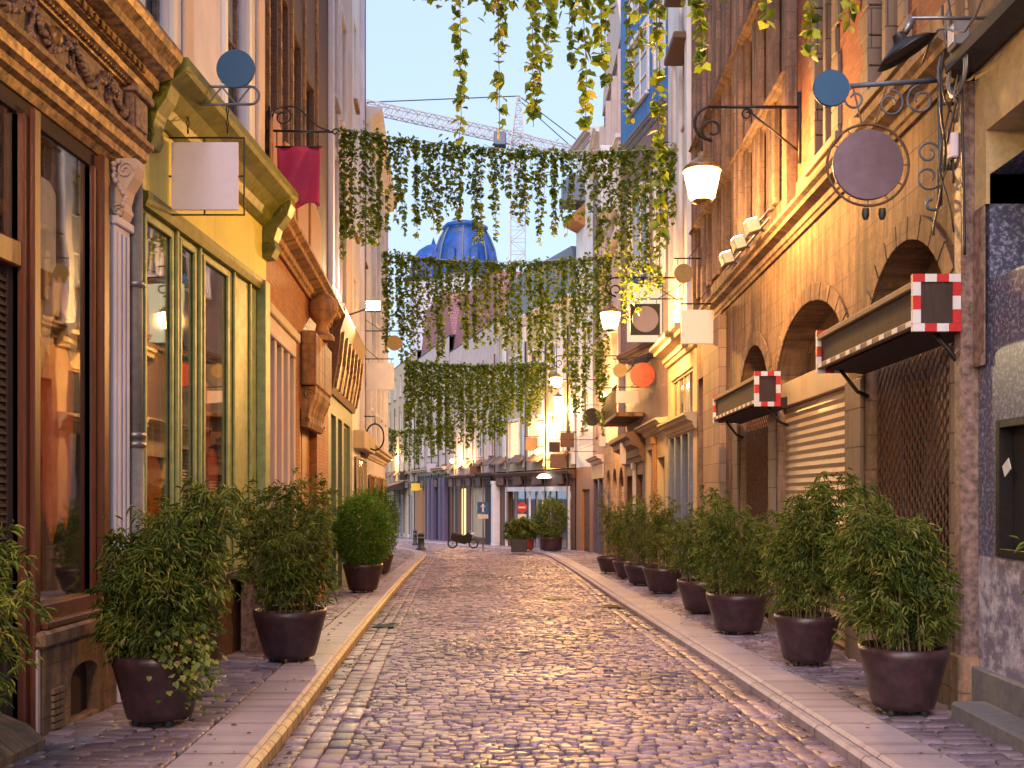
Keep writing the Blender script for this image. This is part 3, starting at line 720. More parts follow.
# ================================================= LEFT: green shop under pink house, then white houses
L4 = Fr((lx(20.72), 20.72), (lx(26.4), 26.4), 'L'); h = house('pale pink house above a dark green shop front with carved brown canopy', L4); U = L4.U; e = L4.L
wall(L4, h, 'palepink', 0, e, 4.4, 16.5, [(U(332.5), U(336.5), 6, 9), (U(340), U(344.5), 6, 9), (U(332.5), U(336.5), 10.2, 12.8), (U(340), U(344.5), 10.2, 12.8)])
for z, d in ((6, 9), (10.2, 12.8)):
    for a, b in ((332.5, 336.5), (340, 344.5)): window(L4, h, U(a), U(b), z, d, 'white', trim=.1, tm='lilac')
m = MB(L4); m.box(.0, .35, .003, .1, 4.6, 16); m.build('pilaster', 'lilac', h)
wall(L4, h, 'greenp', 0, e, B0 - .5, 4.4, [(U(331), U(336), -.3, 3.3), (U(338), U(342), -.8, 3.3), (U(344), U(350), -.3, 3.3)], name='shop_front')
shell(L4, h, 0, e, B0 - .5, 16.5, 4.2)
for a, b in ((331, 336), (344, 350)): window(L4, h, U(a), U(b), -.3, 3.3, 'sage', 'pane', 2, 1, sill=False)
door(L4, h, U(338) + .02, U(342) - .02, -.7, 3.3, 'olive')
MB(L4).prism([(0, 3.7), (.06, 3.68), (.1, 3.8), (.2, 4.4), (.26, 5.0), (.36, 5.3), (.36, 5.42), (.1, 5.5), (0, 5.5)], -.0, e).build('canopy', 'brown', h)
m = MB(L4)
for k in range(7):
    a = .2 + k * (e - .5) / 6; m.prism([(.1, 3.82), (.2, 4.4), (.26, 4.98), (.32, 4.98), (.26, 4.36), (.15, 3.8)], a, a + .12)
m.build('canopy_rib', 'gold', h)
for k in range(4):
    a = .4 + k * (e - .5) / 4; MB(L4).add([(a, .115, 3.83), (a + .95, .115, 3.83), (a + .95, .205, 4.36), (a, .205, 4.36)], [(0, 1, 2, 3)]).build('painted_panel', 'cream', h)
L5 = Fr((lx(26.42), 26.42), (lx(31.3), 31.3), 'L'); h = house('narrow white house with a strip of dark brown brick beside the pink house', L5); U = L5.U; e = L5.L
wall(L5, h, 'white', 0, e * .55, B0 - .6, 17, [(.5, 1.3, 5, 7.4), (.5, 1.3, 8.6, 11), (.5, 1.3, 12.2, 14.4)])
wall(L5, h, 'dbrick', e * .55, e, B0 - .6, 17, [(e * .62, e * .9, 5, 7.4), (e * .62, e * .9, 8.6, 11)])
for z in (5, 8.6): window(L5, h, .5, 1.3, z, z + 2.4); window(L5, h, e * .62, e * .9, z, z + 2.4, 'brown')
window(L5, h, .5, 1.3, 12.2, 14.4)
shell(L5, h, 0, e, B0 - .6, 17, 4)
window(L5, h, .6, 3.9, -.2, 2.6, 'cream', cols=3, rows=1, n=.06); MB(L5).box(.4, e - .2, .002, .3, 2.8, 3.3).build('fascia', 'cream', h, bevel=.02)
m = MB(L5); m.box(e * .55 - .15, e * .55 + .15, .003, .12, 3.4, 17); m.build('pilaster', 'lilac', h)

L6 = Fr((lx(31.32), 31.32), (lx(42.2), 42.2), 'L'); h = house('tall white house with pale blue trim at the bend of the left side', L6); U = L6.U; e = L6.L
hl = []
for k in range(4):
    a = .9 + k * 2.6
    for z in (4.4, 7.6, 10.6): hl.append((a, a + 1.1, z, z + 2.1))
wall(L6, h, 'lilac', 0, e, B0 - .9, 13.6, hl); shell(L6, h, 0, e, B0 - .9, 13.6, room=False)
sidewalls(L6, h, 'lilac', 0, e, B0 - .9, 13.6)
for a, b, c, d in hl: window(L6, h, a, b, c, d, 'white', trim=.12, tm='blue' if a > 6 else 'white')
for k in range(4): window(L6, h, .8 + k * 2.6, 2.6 + k * 2.6, -1, 2.2, 'cream' if k % 2 else 'owood', cols=2, rows=1, n=.05, sill=False)
m = MB(L6)
for k in range(5): m.box(.2 + k * 2.6, .45 + k * 2.6, .003, .14, 3, 13.4)
m.build('pilaster', 'white', h); cornice(L6, h, 'white', 0, e, 13.2, .5, .5); cornice(L6, h, 'cream', 0, e, 2.7, .4, .35)
MB(L6).slab([(e - 4.5, 13.75), (e, 13.75), (e, 14.6), (e - 1, 15.6), (e - 2.2, 16.2), (e - 3.5, 15.6), (e - 4.5, 14.6)], -.5, -.1).build('gable', 'blue', h)
MB(L6).box(e - 1.2, e - .2, -2, -1, 13.75, 16.2).build('chimney', 'teal', h, bevel=.03)
L7 = Fr((lx(42.22), 42.22), (-10.5, 56), 'L'); h = house('plain plaster house round the bend on the left side', L7); e = L7.L
wall(L7, h, 'cream', 0, e, B0 - 1.4, 10.6, [(2, 3, 3, 5), (5, 6, 3, 5), (2, 3, 6.5, 8.5), (5, 6, 6.5, 8.5)]); shell(L7, h, 0, e, B0 - 1.4, 10.6, room=False)
for a in (2, 5):
    for z in (3, 6.5): window(L7, h, a, a + 1, z, z + 2)
# ================================================= RIGHT: marble clad corner shop
RF.u0 = 3; h = house('shop clad in veined blue grey marble at the right edge', RF, 'shop', name='shop_building')
wall(RF, h, 'marble', 2, 7.98, .22, 4.08, [(2.5, 7.62, 1.12, 2.15), (2.5, 7.78, 3.25, 4.08)], name='wall', depth=.35)
wall(RF, h, 'ltcap', 2, 7.98, 3.85, 4.95, [(2.5, 7.78, 3.85, 4.42)], name='beam', n=.03, depth=.3)
wall(RF, h, 'plank', 2, 8.16, 4.95, 12, [(4.5, 5.6, 6, 8.6), (6.6, 7.6, 6, 8.6)])
for a in (4.5, 6.6): window(RF, h, a, a + 1.05, 6, 8.6, 'white')
shell(RF, h, 2, 8.14, B0, 12, 4.3, room=False)
MB(RF).box(2, 7.98, -.05, .06, B0, .22).build('plinth', 'grey', h, bevel=.01)
MB(RF).box(2, 7.7, .06, .34, -.3, 0.0).build('doorstep', 'grey', h, bevel=.02)
MB(RF).box(7.99, 8.15, -.1, .13, B0, 4.9).build('pilaster', 'mauve', h, bevel=.02)
MB(RF).box(7.975, 8.165, -.1, .16, B0, .3).build('pilaster_base', 'stonep', h, bevel=.015)
w_ = MB(RF).box(2.5, 7.62, -.1, -.08, 1.12, 2.15).build('window', 'dark', h)
m = MB(RF); m.box(7.56, 7.62, -.08, .03, 1.12, 2.15); m.box(2.5, 7.56, -.08, .03, 1.12, 1.18); m.box(2.5, 7.56, -.08, .03, 2.09, 2.15); m.build('frame', 'iron', w_, bevel=.005)
MB(RF).box(2.5, 7.78, -.3, -.28, 3.25, 4.42).build('dark_recess', 'dark', h)
MB(RF).prism([(.03, 4.95), (.1, 4.93), (.22, 5.0), (.22, 5.1), (.03, 5.14)], 2, 8.1).build('gutter', 'dark', h)
MB(RF).box(7.785, 7.975, .032, .045, 2.6, 3.84).build('post', 'mauve', h)
tag(MB(RF).slab([(7.36, 1.78), (7.46, 1.72), (7.5, 1.8), (7.4, 1.86)], .03, .034).build('paper_note', 'white', org=RF.w(7.4, .03, 1.75)), 'small white paper stuck on the dark window frame of the marble shop', 'note')

# ================================================= RIGHT: brick and sandstone house with arches
RF.u0 = 8.2; h = house('brick and sandstone house with three arches and a stone cornice', RF)
e0, e1 = 8.16, 22.3
arches = [(8.45, 10.75, -.7, 4.0, 1.15), (11.35, 14.75, -.7, 4.07, 1.0), (15.15, 17.5, -.7, 4.0, 1.1)]
hl = arches + [(18.0, 18.7, -.9, 3.9), (20.6, 22.1, -1, 4.1)]
hl = arches + [(20.6, 22.1, -1, 4.1)]
wall(RF, h, 'stonep', e0, e1, B0 - .6, 5.05, hl, depth=.5)
shell(RF, h, e0, e1, B0 - .5, 16, 4.6)
# pier stones
for a, b in ((8.17, 8.44), (10.76, 11.34), (14.76, 15.14), (17.51, 17.9)):
    MB(RF).box(a, b, .002, .05, B0 - .4, 2.85).build('pier', 'pier', h, bevel=.015)
MB(RF).box(8.17, 8.6, .052, .12, B0, .85).build('pier_base', 'pier', h, bevel=.03)
MB(RF).box(18.7, 20.5, .002, .16, B0 - .6, 4.95).build('pier', 'stone', h, bevel=.02)
MB(RF).box(8.45, 10.75, -.4, -.38, -.6, 2.85).build('dark_pane', 'pane', h)
def lattice(u0, u1, z0, z1, n=-.12, p=.14):
    m = MB(RF); k = u0
    z = z0; q = 0
    while z < z1:
        k = u0 + (p / 2 if q % 2 else 0)
        while k < u1 - p * .4:
            m.tube([(k, n, z + p * .8), (k + p * .5, n + .02, z), (min(k + p, u1), n, z + p * .8)], .011, 4, cap=False); k += p
        z += p * .52; q += 1
    for a in (u0, u1): m.tube([(a, n, z0), (a, n, z1)], .015, 4)
    return m.build('security_grille', 'brown', h)
lattice(8.5, 10.7, -.1, 2.85); lattice(15.2, 17.45, -.3, 2.85)
shutter(RF, h, 11.35, 14.75, -.5, 2.85, 'fog', -.14, .11)
MB(RF).box(15.15, 17.5, -.45, -.43, -.6, 2.85).build('dark_pane', 'pane', h)
MB(RF).box(11.35, 14.75, -.2, -.06, 2.852, 3.2).build('shutter_box', 'cream', h, bevel=.01)
for a, b, c, d, r in arches:
    K = 16; cu, w = (a + b) / 2, (b - a) / 2
    P = [(cu - (w - .01) * math.cos(PI * i / K), d - r + (r - .01) * math.sin(PI * i / K)) for i in range(K + 1)]
    zb = 3.2 if a == 11.35 else 2.85
    lo = [(P[0][0], zb)] if P[0][1] > zb else []
    P2 = [p for p in P if p[1] >= zb]
    MB(RF).slab([(cu - (w - .01), min(zb, P2[0][1]))] + P2 + [(cu + (w - .01), min(zb, P2[-1][1]))], -.5, -.42).build('lunette', 'plank', h)
    # voussoir ring
    m = MB(RF); kk = 13
    for i in range(kk):
        t0, t1 = PI * i / kk + .008, PI * (i + 1) / kk - .008; w2, r2 = w + .22, r + .22
        m.slab([(cu - w * math.cos(t), d - r + r * math.sin(t)) for t in (t0, (t0 + t1) / 2, t1)] + [(cu - w2 * math.cos(t), d - r + r2 * math.sin(t)) for t in (t1, (t0 + t1) / 2, t0)], .003, .03)
    m.build('arch_ring', 'stonep', h, bevel=.006)
window(RF, h, 20.6, 22.1, -.9, 4.1, 'owood', cols=2, rows=2, n=-.2, sill=False)
cornice(RF, h, 'stonep', e0, e1, 5.05, .32, .26, 'string_course')
# upper brick with stone windows
W1 = [(9.55, 10.7), (11.75, 12.75)]
W2 = [(13.95, 14.65), (14.95, 15.65), (15.95, 16.65), (17.7, 18.4), (18.7, 19.4), (19.7, 20.4), (21.0, 21.7)]
hl = [(a, b, z, z + 2.6) for a, b in W1 for z in (5.85, 9.6)] + [(a, b, z, zz) for a, b in W2 for z, zz in ((5.85, 7.2), (7.45, 9.0), (10, 12.4))]
wall(RF, h, 'brick', e0, e1, 5.37, 16, hl)
MB(RF).prism([(.002, 5.4), (.03, 5.4), (.03, 5.8), (.002, 5.8)], e0, e1).build('stone_band', 'stonep', h)
for a, b in W1:
    for z in (5.85, 9.6):
        p = window(RF, h, a + .14, b - .14, z, z + 2.6, 'brown', cols=1, rows=2, n=-.2, sill=False)
        m = MB(RF); q = 0; zz = z - .05
        while zz < z + 2.6:
            w = .16 if q % 2 else .26
            m.box(a - w + .12, a + .14, -.22, .04, zz, zz + .31); m.box(b - .14, b + w - .12, -.22, .04, zz, zz + .31); zz += .32; q += 1
        m.box((a + b) / 2 - .06, (a + b) / 2 + .06, -.15, .02, z, z + 2.6)
        m.box(a - .2, b + .2, -.2, .09, z - .16, z - .055); m.box(a - .1, b + .1, -.2, .06, z + 2.68, z + 2.95)
        m.build('surround', 'pier', p, bevel=.01)
for a, b in W2:
    for z, zz in ((5.85, 7.2), (7.45, 9.0), (10, 12.4)):
        window(RF, h, a, b, z, zz, 'brown', cols=1, rows=1, n=-.2, sill=False, fw=.05)
m = MB(RF)
for x in sorted({a for a, b in W2} | {b for a, b in W2}): m.box(x - .1, x + .1, .003, .1, 5.82, 15)
for x in (13.7, 16.95, 17.35, 20.7, 21.95): m.box(x - .12, x + .12, .003, .16, 5.5, 15.5)
m.build('stone_mullion', 'mullion', h, bevel=.012)
for z in (7.22, 9.05, 12.5): cornice(RF, h, 'mullion', 13.6, 22.2, z, .14, .2, 'stone_transom')
cornice(RF, h, 'stonep', e0, e1, 15.6, .4, .5)

# three lit flood lights on the string course
for k, u in enumerate((14.6, 15.6, 16.6)):
    t = thing('flood_light', 'grey box flood light on the stone cornice, %s of three' % ('nearest', 'middle', 'farthest')[k], 'flood light', RF.w(u, .3, 5.4), 'flood lights on the stone cornice')
    m = MB(RF); m.prism([(.28, 5.42), (.46, 5.37), (.52, 5.55), (.34, 5.6)], u - .13, u + .13); m.build('housing', 'steel', t, bevel=.015)
    MB(RF).prism([(.36, 5.6), (.5, 5.56), (.502, 5.566), (.362, 5.606)], u - .11, u + .11).build('lamp_glass', 'floodface', t)
    MB(RF).tube([(u, .06, 5.38), (u, .3, 5.45)], .02).build('bracket', 'steel', t)
    l = bpy.data.lights.new('flood', 'SPOT'); l.energy = 60; l.color = (1, .55, .18); l.spot_size = R(130); l.spot_blend = 1; l.shadow_soft_size = .1
    lo = bpy.data.objects.new('flood', l); COL.objects.link(lo); lo.parent = t
    p = Vector(RF.w(u, .52, 5.74)) - t.location; lo.location = p; lo.rotation_euler = (Vector(RF.w(u, -.4, 8.5)) - Vector(RF.w(u, .52, 5.74))).to_track_quat('-Z', 'Y').to_euler()
MB(RF)
m = MB(RF).box(14.0, 17.2, .27, .3, 5.44, 5.47).box(14.0, 17.2, .27, .3, 5.56, 5.59)
tag(m.build('mounting_rail', 'steel', org=RF.w(14, .28, 5.45)), 'steel double rail carrying the flood lights above the arches', 'rail')

# folded canopy boxes with red and white end frames
def canopy(u0, u1, z0, z1, n, lab):
    t = thing('shop_canopy', lab, 'canopy', RF.w((u0 + u1) / 2, n / 2, z0))
    MB(RF).box(u0 + .02, u1 - .02, n - .12, n - .04, z0 + .06, z1 - .05).build('front_board', 'dwood', t)
    for z in (z0, z1 - .06): 
        m = MB(RF).box(u0, u1, n - .06, n, z, z + .06); m.build('rail', 'plank', t, bevel=.008)
    k = 0; u = u0
    while u < u1 - .1:
        MB(RF).box(u, min(u + .12, u1), n + .001, n + .006, z0 + .008, z0 + .052).build('stripe', 'red' if k % 2 else 'white', t) if k % 2 == 0 else None
        u += .16; k += 1
    MB(RF).prism([(0.03, z0 - .06), (.03, z0 + .1), (n - .12, z0 + .05), (n - .1, z0 + .0)], u0 + .03, u1 - .03).build('underside', 'dwood', t)
    MB(RF).box(u0 + .03, u1 - .03, .2, n - .1, z1 - .12, z1 - .08).build('lid', 'plank', t)
    for ue in (u0 - .03, u1 + .01):
        fr_ = MB(RF).box(ue, ue + .02, .16, n - .01, z0 - .03, z1 + .04).build('end_frame', 'dwood', t)
        a, b, c, d, w = .14, n + .005, z0 - .04, z1 + .05, .065
        segs = []
        nh = 4; 
        for i in range(nh):
            segs.append((a + (b - a) * i / nh, a + (b - a) * (i + 1) / nh, d - w, d, i)); segs.append((a + (b - a) * i / nh, a + (b - a) * (i + 1) / nh, c, c + w, i + 1))
        hh = d - c - 2 * w
        for i in range(3):
            segs.append((b - w, b, c + w + hh * i / 3, c + w + hh * (i + 1) / 3, i)); segs.append((a, a + w, c + w + hh * i / 3, c + w + hh * (i + 1) / 3, i + 1))
        for col in (0, 1):
            m = MB(RF)
            for s_ in segs:
                if s_[4] % 2 == col: m.box(ue - .012, ue + .032, s_[0] + .001, s_[1] - .001, s_[2] + .001, s_[3] - .001)
            m.build('red_band' if col else 'white_band', 'red' if col else 'white', fr_)
    for uu in (u0 + .1, u1 - .1): MB(RF).tube([(uu, 0, z0 - .3), (uu, .12, z0 - .25), (uu, .3, z0 - .02)], .02).build('bracket', 'iron', t)
canopy(8.02, 10.75, 2.93, 3.3, .52, 'long folded brown canopy with red white end frames over the nearest arch')
canopy(14.0, 17.3, 2.85, 3.25, .5, 'folded canopy with red white end frames over the farther latticed arch')

# ================================================= RIGHT: white house, blue house, mauve houses
def rx(y): return 3.5 - .0254 * (y - 22.3)
R3 = Fr((rx(22.32), 22.32), (rx(26.5), 26.5), 'R'); h = house('white painted house above a shop with blue grey pillars', R3); U = R3.U; e = R3.L
hl = [(.7, 1.5, 6.4, 9), (2.5, 3.3, 6.4, 9), (.7, 1.5, 10.3, 12.6), (2.5, 3.3, 10.3, 12.6)]
wall(R3, h, 'white', 0, e, 5.2, 15.5, hl)
for a, b, c, d in hl: window(R3, h, a, b, c, d, 'white', n=-.2, trim=.1, tm='palepink')
m = MB(R3); m.box(0.02, .35, .003, .22, 5.3, 15.4); m.box(1.85, 2.15, .003, .1, 5.3, 15.4); m.build('pilaster', 'white', h, bevel=.01)
for k, z in enumerate((13.2, 11.8)): MB(R3).box(.1, 1.6, .02, .5, z, z + .16).build('ledge', 'brown', h, bevel=.02)
wall(R3, h, 'cream', 0, e, B0 - 1, 5.2, [(.5, 3.7, -1.2, 3.0), (.5, 3.7, 3.4, 4.5)], depth=.5); shell(R3, h, 0, e, B0 - 1, 15.5)
window(R3, h, .5, 3.7, 3.4, 4.5, 'cream', cols=4, rows=1, n=-.1, sill=False)
m = MB(R3)
for a in (.5, 1.5, 2.5, 3.45): m.box(a, a + .22, -.3, .08, -1.2, 3.0)
m.build('shop_pillar', 'slate', h, bevel=.02)
window(R3, h, .72, 3.45, -.6, 3.0, 'slate', cols=3, rows=1, n=-.38, sill=False)
cornice(R3, h, 'cream', -.0, e, 3.05, .35, .3); cornice(R3, h, 'cream', 0, e, 4.9, .5, .5)

R4 = Fr((rx(26.52), 26.52), (rx(36.8), 36.8), 'R'); h = house('bright blue painted house with white framed windows', R4); U = R4.U; e = R4.L
wall(R4, h, 'pbrick', 0, e, 3.6, 18.5, [(7.6, 9.2, 6, 8.5), (7.6, 9.2, 10, 12.5)])
for z in (6, 10): window(R4, h, 7.6, 9.2, z, z + 2.5, 'white', cols=3, rows=3)
bA, bB = (rx(26.55), 26.55), (2.5, 31.0)
RB = Fr(bA, bB, 'R'); be = RB.L; ub = RB.U
wins = [(ub(664), ub(656)), (ub(648), ub(630))]
hb = [(a, b, z, zz) for a, b in wins for z, zz in ((7.5, 10.4), (12.95, 14.9), (15.7, 17.6))]
wall(RB, h, 'blue', 0, be, 12.0, 19.5, [q for q in hb if q[2] > 11], name='bay_wall'); wall(RB, h, 'pbrick', 0, be, 5.6, 12.0, [q for q in hb if q[2] < 11], name='bay_wall')
for a, b, c, d in hb: window(RB, h, a, b, c, d, 'white', cols=2, rows=3, n=-.06, trim=.14, tm='white', sm='white', fw=.09, bar=.05)
cornice(RB, h, 'slate', 0, be, 11.85, .3, .15); cornice(RB, h, 'pbrick', 0, be, 5.55, .3, .15)
m = MB(); z = 5.6
m.add([(bA[0], bA[1], z), (bB[0], bB[1], z), (3.3, 31.0, z), (bA[0], bA[1], 19.5), (bB[0], bB[1], 19.5), (3.3, 31.0, 19.5)], [(0, 2, 1), (3, 4, 5), (1, 2, 5, 4)])
m.build('bay_side', 'blue', h)
wall(R4, h, 'cream', 0, 4.6, B0 - 1.2, 3.6, [(.6, 2.0, -1.4, 2.6), (2.5, 4.2, -1.4, 2.9)], depth=.4)
wall(R4, h, 'brown', 4.6, e, B0 - 1.2, 3.6, [(5.2, 6.8, -1.4, 2.2), (7.4, 9.6, -1.4, 2.2)], depth=.4); shell(R4, h, 0, e, B0 - 1.2, 18.5)
door(R4, h, .62, 1.98, -1.1, 2.58, 'greenp', -.2); shutter(R4, h, 2.5, 4.2, -1.2, 2.9, 'dshut', -.15); shutter(R4, h, 5.2, 6.8, -1.2, 2.2, 'dshut', -.15)
window(R4, h, 7.4, 9.6, -.8, 2.2, 'brown', cols=2, rows=1, n=-.2, sill=False)
pilaster(R4, h, 'owood', 2.05, 2.45, -1.2, 3.2); pilaster(R4, h, 'lilac', 6.9, 7.25, -1.4, 2.6)
cornice(R4, h, 'cream', 0, 4.6, 3.3, .3, .35); cornice(R4, h, 'brown', 4.62, e, 2.6, .9, .6)
MB(R4).box(4.8, 9.8, .02, .9, 4.0, 4.14).build('balcony', 'stonep', h, bevel=.02)
m = MB(R4); m.box(4.8, 9.8, .85, .89, 4.95, 5.0)
for k in range(26): m.box(4.82 + k * .196, 4.85 + k * .196, .86, .88, 4.14, 4.95)
m.build('balcony_railing', 'iron', h)

R5 = Fr((rx(36.82), 36.82), (rx(45.5), 45.5), 'R'); h = house('mauve brick house with a white gable and small stone arches', R5); e = R5.L
hl = [(a, a + 1.0, z, z + 2.0) for a in (1, 3.4, 5.8) for z in (5, 8.4, 11.8, 15)]
wall(R5, h, 'pbrick', 0, e, 3.6, 18.5, hl)
for a, b, c, d in hl: window(R5, h, a, b, c, d, 'white', trim=.1, tm='palepink')
wall(R5, h, 'stone', 0, e, B0 - 1.4, 3.6, [(.5, 2.2, -1.6, 2.6, .8), (3, 4.7, -1.6, 2.6, .8), (5.6, 7.6, -1.6, 2.6, .8)]); shell(R5, h, 0, e, B0 - 1.4, 18.5)
for a in (.5, 3): shutter(R5, h, a, a + 1.7, -1.5, 1.85, 'fog', -.12)
door(R5, h, 5.62, 7.58, -1.3, 1.8, 'lilacpaint', -.1)
m = MB(R5)
for a in (.1, 2.5, 5.0, 8.0): m.box(a, a + .25, .003, .25, 3.7, 18)
m.build('pilaster', 'palepink', h)
MB(R5).slab([(.2, 18.66), (e - .2, 18.66), (e - 1.6, 20.4), (e / 2 + .7, 22.4), (e / 2, 23), (e / 2 - .7, 22.4), (1.6, 20.4)], -.5, .1).build('gable', 'palepink', h)
m = MB(R5)
for z in (6.9, 10.3, 13.7): m.box(.0, e, .02, .35, z + 1.0, z + 1.16)
m.build('stone_band', 'white', h)
MB(R5).box(1.4, 2.6, .02, .8, 12.4, 14.9).build('bay_window', 'white', h, bevel=.03)

R6 = Fr((rx(45.52), 45.52), (rx(52), 52), 'R'); h = house('dark slate fronted house next to the far corner', R6); e = R6.L
hl = [(a, a + 1.0, z, z + 1.9) for a in (.8, 3.4) for z in (4.4, 7.6, 10.8, 14)]
wall(R6, h, 'pbrick', 0, e, 3.2, 18.2, hl); shell(R6, h, 0, e, B0 - 1.5, 18.2)
wall(R6, h, 'lilacpaint', 0, e, B0 - 1.5, 3.2, [(.6, 2.6, -1.7, 2.3), (3.4, 5.6, -1.7, 2.3)], name='shop_front')
for a, b, c, d in hl: window(R6, h, a, b, c, d)
for a, b in ((.6, 2.6), (3.4, 5.6)): window(R6, h, a, b, -1.5, 2.3, 'lilacpaint', cols=2, rows=2, sill=False)
cornice(R6, h, 'palepink', 0, e, 3.0, .35, .4); cornice(R6, h, 'white', 0, e, 17.8, .5, .5)
MB(R6).box(.0, e, .003, .06, 2.3, 2.95).build('fascia', 'cream', h)
R7 = Fr((rx(52.02), 52.02), (2.0, 55.3), 'R'); h = house('narrow orange fronted house with a pale upper wall at the far corner', R7); e = R7.L
wall(R7, h, 'owood', 0, e, B0 - 1.6, 3.0, [(.6, 2.2, -1.8, 1.8)], name='shop_front'); wall(R7, h, 'white', 0, e, 3.0, 20.5, [(1, 2.2, 5, 7), (1, 2.2, 8.4, 10.4), (1, 2.2, 12, 14)]); shell(R7, h, 0, e, B0 - 1.6, 20.5)
door(R7, h, .62, 2.18, -1.6, 1.78, 'brown')
for z in (5, 8.4, 12): window(R7, h, 1, 2.2, z, z + 2)
cornice(R7, h, 'palepink', 0, e, 20.1, .5, .4)
MB(R7).box(1.4, 3.3, .004, 1.0, 17.2, 17.45).box(1.5, 3.2, .004, .9, 17.45, 18.6).build('balcony', 'slate', h, bevel=.03); MB(R7).prism([(.004, 17.1), (.8, 16.4), (.8, 16.25), (.004, 15.9)], 1.5, 3.2).build('awning', 'owood', h)

# ================================================= FAR ROW closing the view
E1 = Fr((1.95, 55.4), (-2.7, 67), 'R'); U = E1.U; e = E1.L
h = house('pale corner building with a white framed terrace entrance closing the street', E1, 'building', name='corner_building')
hl = [(U(p0), U(p1), z, z + 2.3) for p0, p1 in ((572, 566), (558, 549), (540, 529), (519, 509)) for z in (3.9, 8)]
wall(E1, h, 'cream', 0, e, 3.0, 12.4, [q for q in hl]); shell(E1, h, 0, e, B0 - 2, 12.4, 2.9)
for q in hl: window(E1, h, *q, 'white', 'pane' if q[2] > 5 or q[0] < 3 else 'litwin', 2, 3, trim=.15, tm='white')
m = MB(E1)
for p in (574, 562, 545, 525, 505): m.box(U(p) - .2, U(p) + .2, .003, .12, 3.2, 12)
m.build('pilaster', 'white', h)
cornice(E1, h, 'brown', 0, e, 2.4, .5, .5); cornice(E1, h, 'white', 0, e, 12.1, .5, .5)
wall(E1, h, 'brown', 0, e, B0 - 2, 2.4, [(U(571), U(508), -2, 1.7)], name='shop_front'); 
m = MB(E1); a, b = U(571), U(508)
m.box(a, b, .05, .2, 1.7, 1.98); m.box(b - .12, b, .05, .2, -2, 1.7); m.box(a, a + .12, .05, .2, -2, 1.7); m.box(a + 4, a + 4.1, .0, .1, -2, 1.7); m.box(a + 6.2, a + 6.3, .0, .1, -2, 1.7)
m.build('terrace_frame', 'white', h)
MB(E1).box(a + .15, b - .15, -.2, -.18, -1.9, 1.7).build('shop_window', 'shopglass', h)
m = MB(E1); m.box(a + 2.5, a + 4, -2.5, -2.4, -1.6, 1.2); m.build('lit_interior', 'litwin', h)
pilaster(E1, h, 'white', U(498), U(488) if U(488) < e else e - .05, -2.1, 2.4, .5, name='column')
MB(E1).slab([(0, 12.6), (e, 12.6), (e - 1.6, 15.6), (1.2, 15.6)], -2.5, -.3).build('mansard_roof', 'slate', h)
E2 = Fr((-2.72, 67.05), (-7.5, 83), 'R'); U = E2.U; e = E2.L; 
h = house('shop with cream curtains in its window in the far row', E2, 'shop', name='shop_building')
wall(E2, h, 'palepink', 0, e, 2.9, 13.2, [(a, a + 1.3, z, z + 2.2) for a in (1.5, 5, 8.5, 12) for z in (4.2, 8.3)]); shell(E2, h, 0, e, B0 - 3, 13.2, 2.8)
for a in (1.5, 5, 8.5, 12):
    for z in (4.2, 8.3): window(E2, h, a, a + 1.3, z, z + 2.2)
wall(E2, h, 'brown', 0, e, B0 - 3, 2.9, [(U(485), U(470), -1.6, 2), (U(466), U(460), -2.4, 2), (U(457), U(452), -2.4, 2)], name='shop_front')
window(E2, h, U(485), U(470), -1.6, 2, 'cream', 'cream', 4, 1); window(E2, h, U(466), U(460), -1.8, 2, 'olive', 'litwin', 1, 1); door(E2, h, U(457), U(452), -2.4, 2, 'dark')
MB(E2).box(.1, U(488), .003, .2, -2.8, 2.4).build('dark_panel', 'dwood', h); cornice(E2, h, 'brown', 0, e, 2.5, .5, .6)
MB(E2).slab([(0, 13.4), (e, 13.4), (e - 3, 17.2), (3, 17.2)], -4, -.3).build('mansard_roof', 'roofpink', h)
E3 = Fr((-7.53, 83.05), (-12.0, 98), 'R'); U = E3.U; e = E3.L
h = house('shop with tall violet pillars in the far row', E3, 'shop', name='shop_building')
wall(E3, h, 'palepink', 0, e, 3.4, 14.6, [(a, a + 1.3, z, z + 2.4) for a in (1.5, 5, 8.5, 12) for z in (5, 9.3)]); shell(E3, h, 0, e, B0 - 3.4, 14.6, 3)
for a in (1.5, 5, 8.5, 12):
    for z in (5, 9.3): window(E3, h, a, a + 1.3, z, z + 2.4)
wall(E3, h, 'dark', 0, e, B0 - 3.4, 3.4, [(3, 5, -3, 2.4), (8, 11, -3, 2.4)], name='shop_front')
for a in (.3, 2.0, 5.4, 7.2): MB(E3).box(a, a + .9, .003, .4, -3.2, 2.9).build('pillar', 'lilacpaint', h, bevel=.05)
MB(E3).box(11.5, e - .2, .003, .3, -3.2, 1.9).build('door_panel', 'owood', h)
window(E3, h, 3, 5, -2.8, 2.4, 'lilac', cols=2, rows=1); window(E3, h, 8, 11, -2.8, 2.4, 'lilac', cols=2, rows=1); cornice(E3, h, 'cream', 0, e, 3.2, .6, .7)
MB(E3).slab([(0, 14.8), (e, 14.8), (e - 3, 19), (3, 19)], -4, -.3).build('mansard_roof', 'roofpink', h)
E4 = Fr((-12.03, 98.05), (-24, 138), 'R'); U = E4.U; e = E4.L
h = house('cream house with a dark awning at the far left end of the row', E4)
wall(E4, h, 'cream', 0, e, B0 - 4, 15.5, [(a, a + 1.4, z, z + 2.4) for a in (2, 6, 10, 14, 18) for z in (3.6, 8, 12)] + [(3, 6, -3.4, 1.4), (9, 12, -3.4, 1.4)]); shell(E4, h, 0, e, B0 - 4, 15.5, 2)
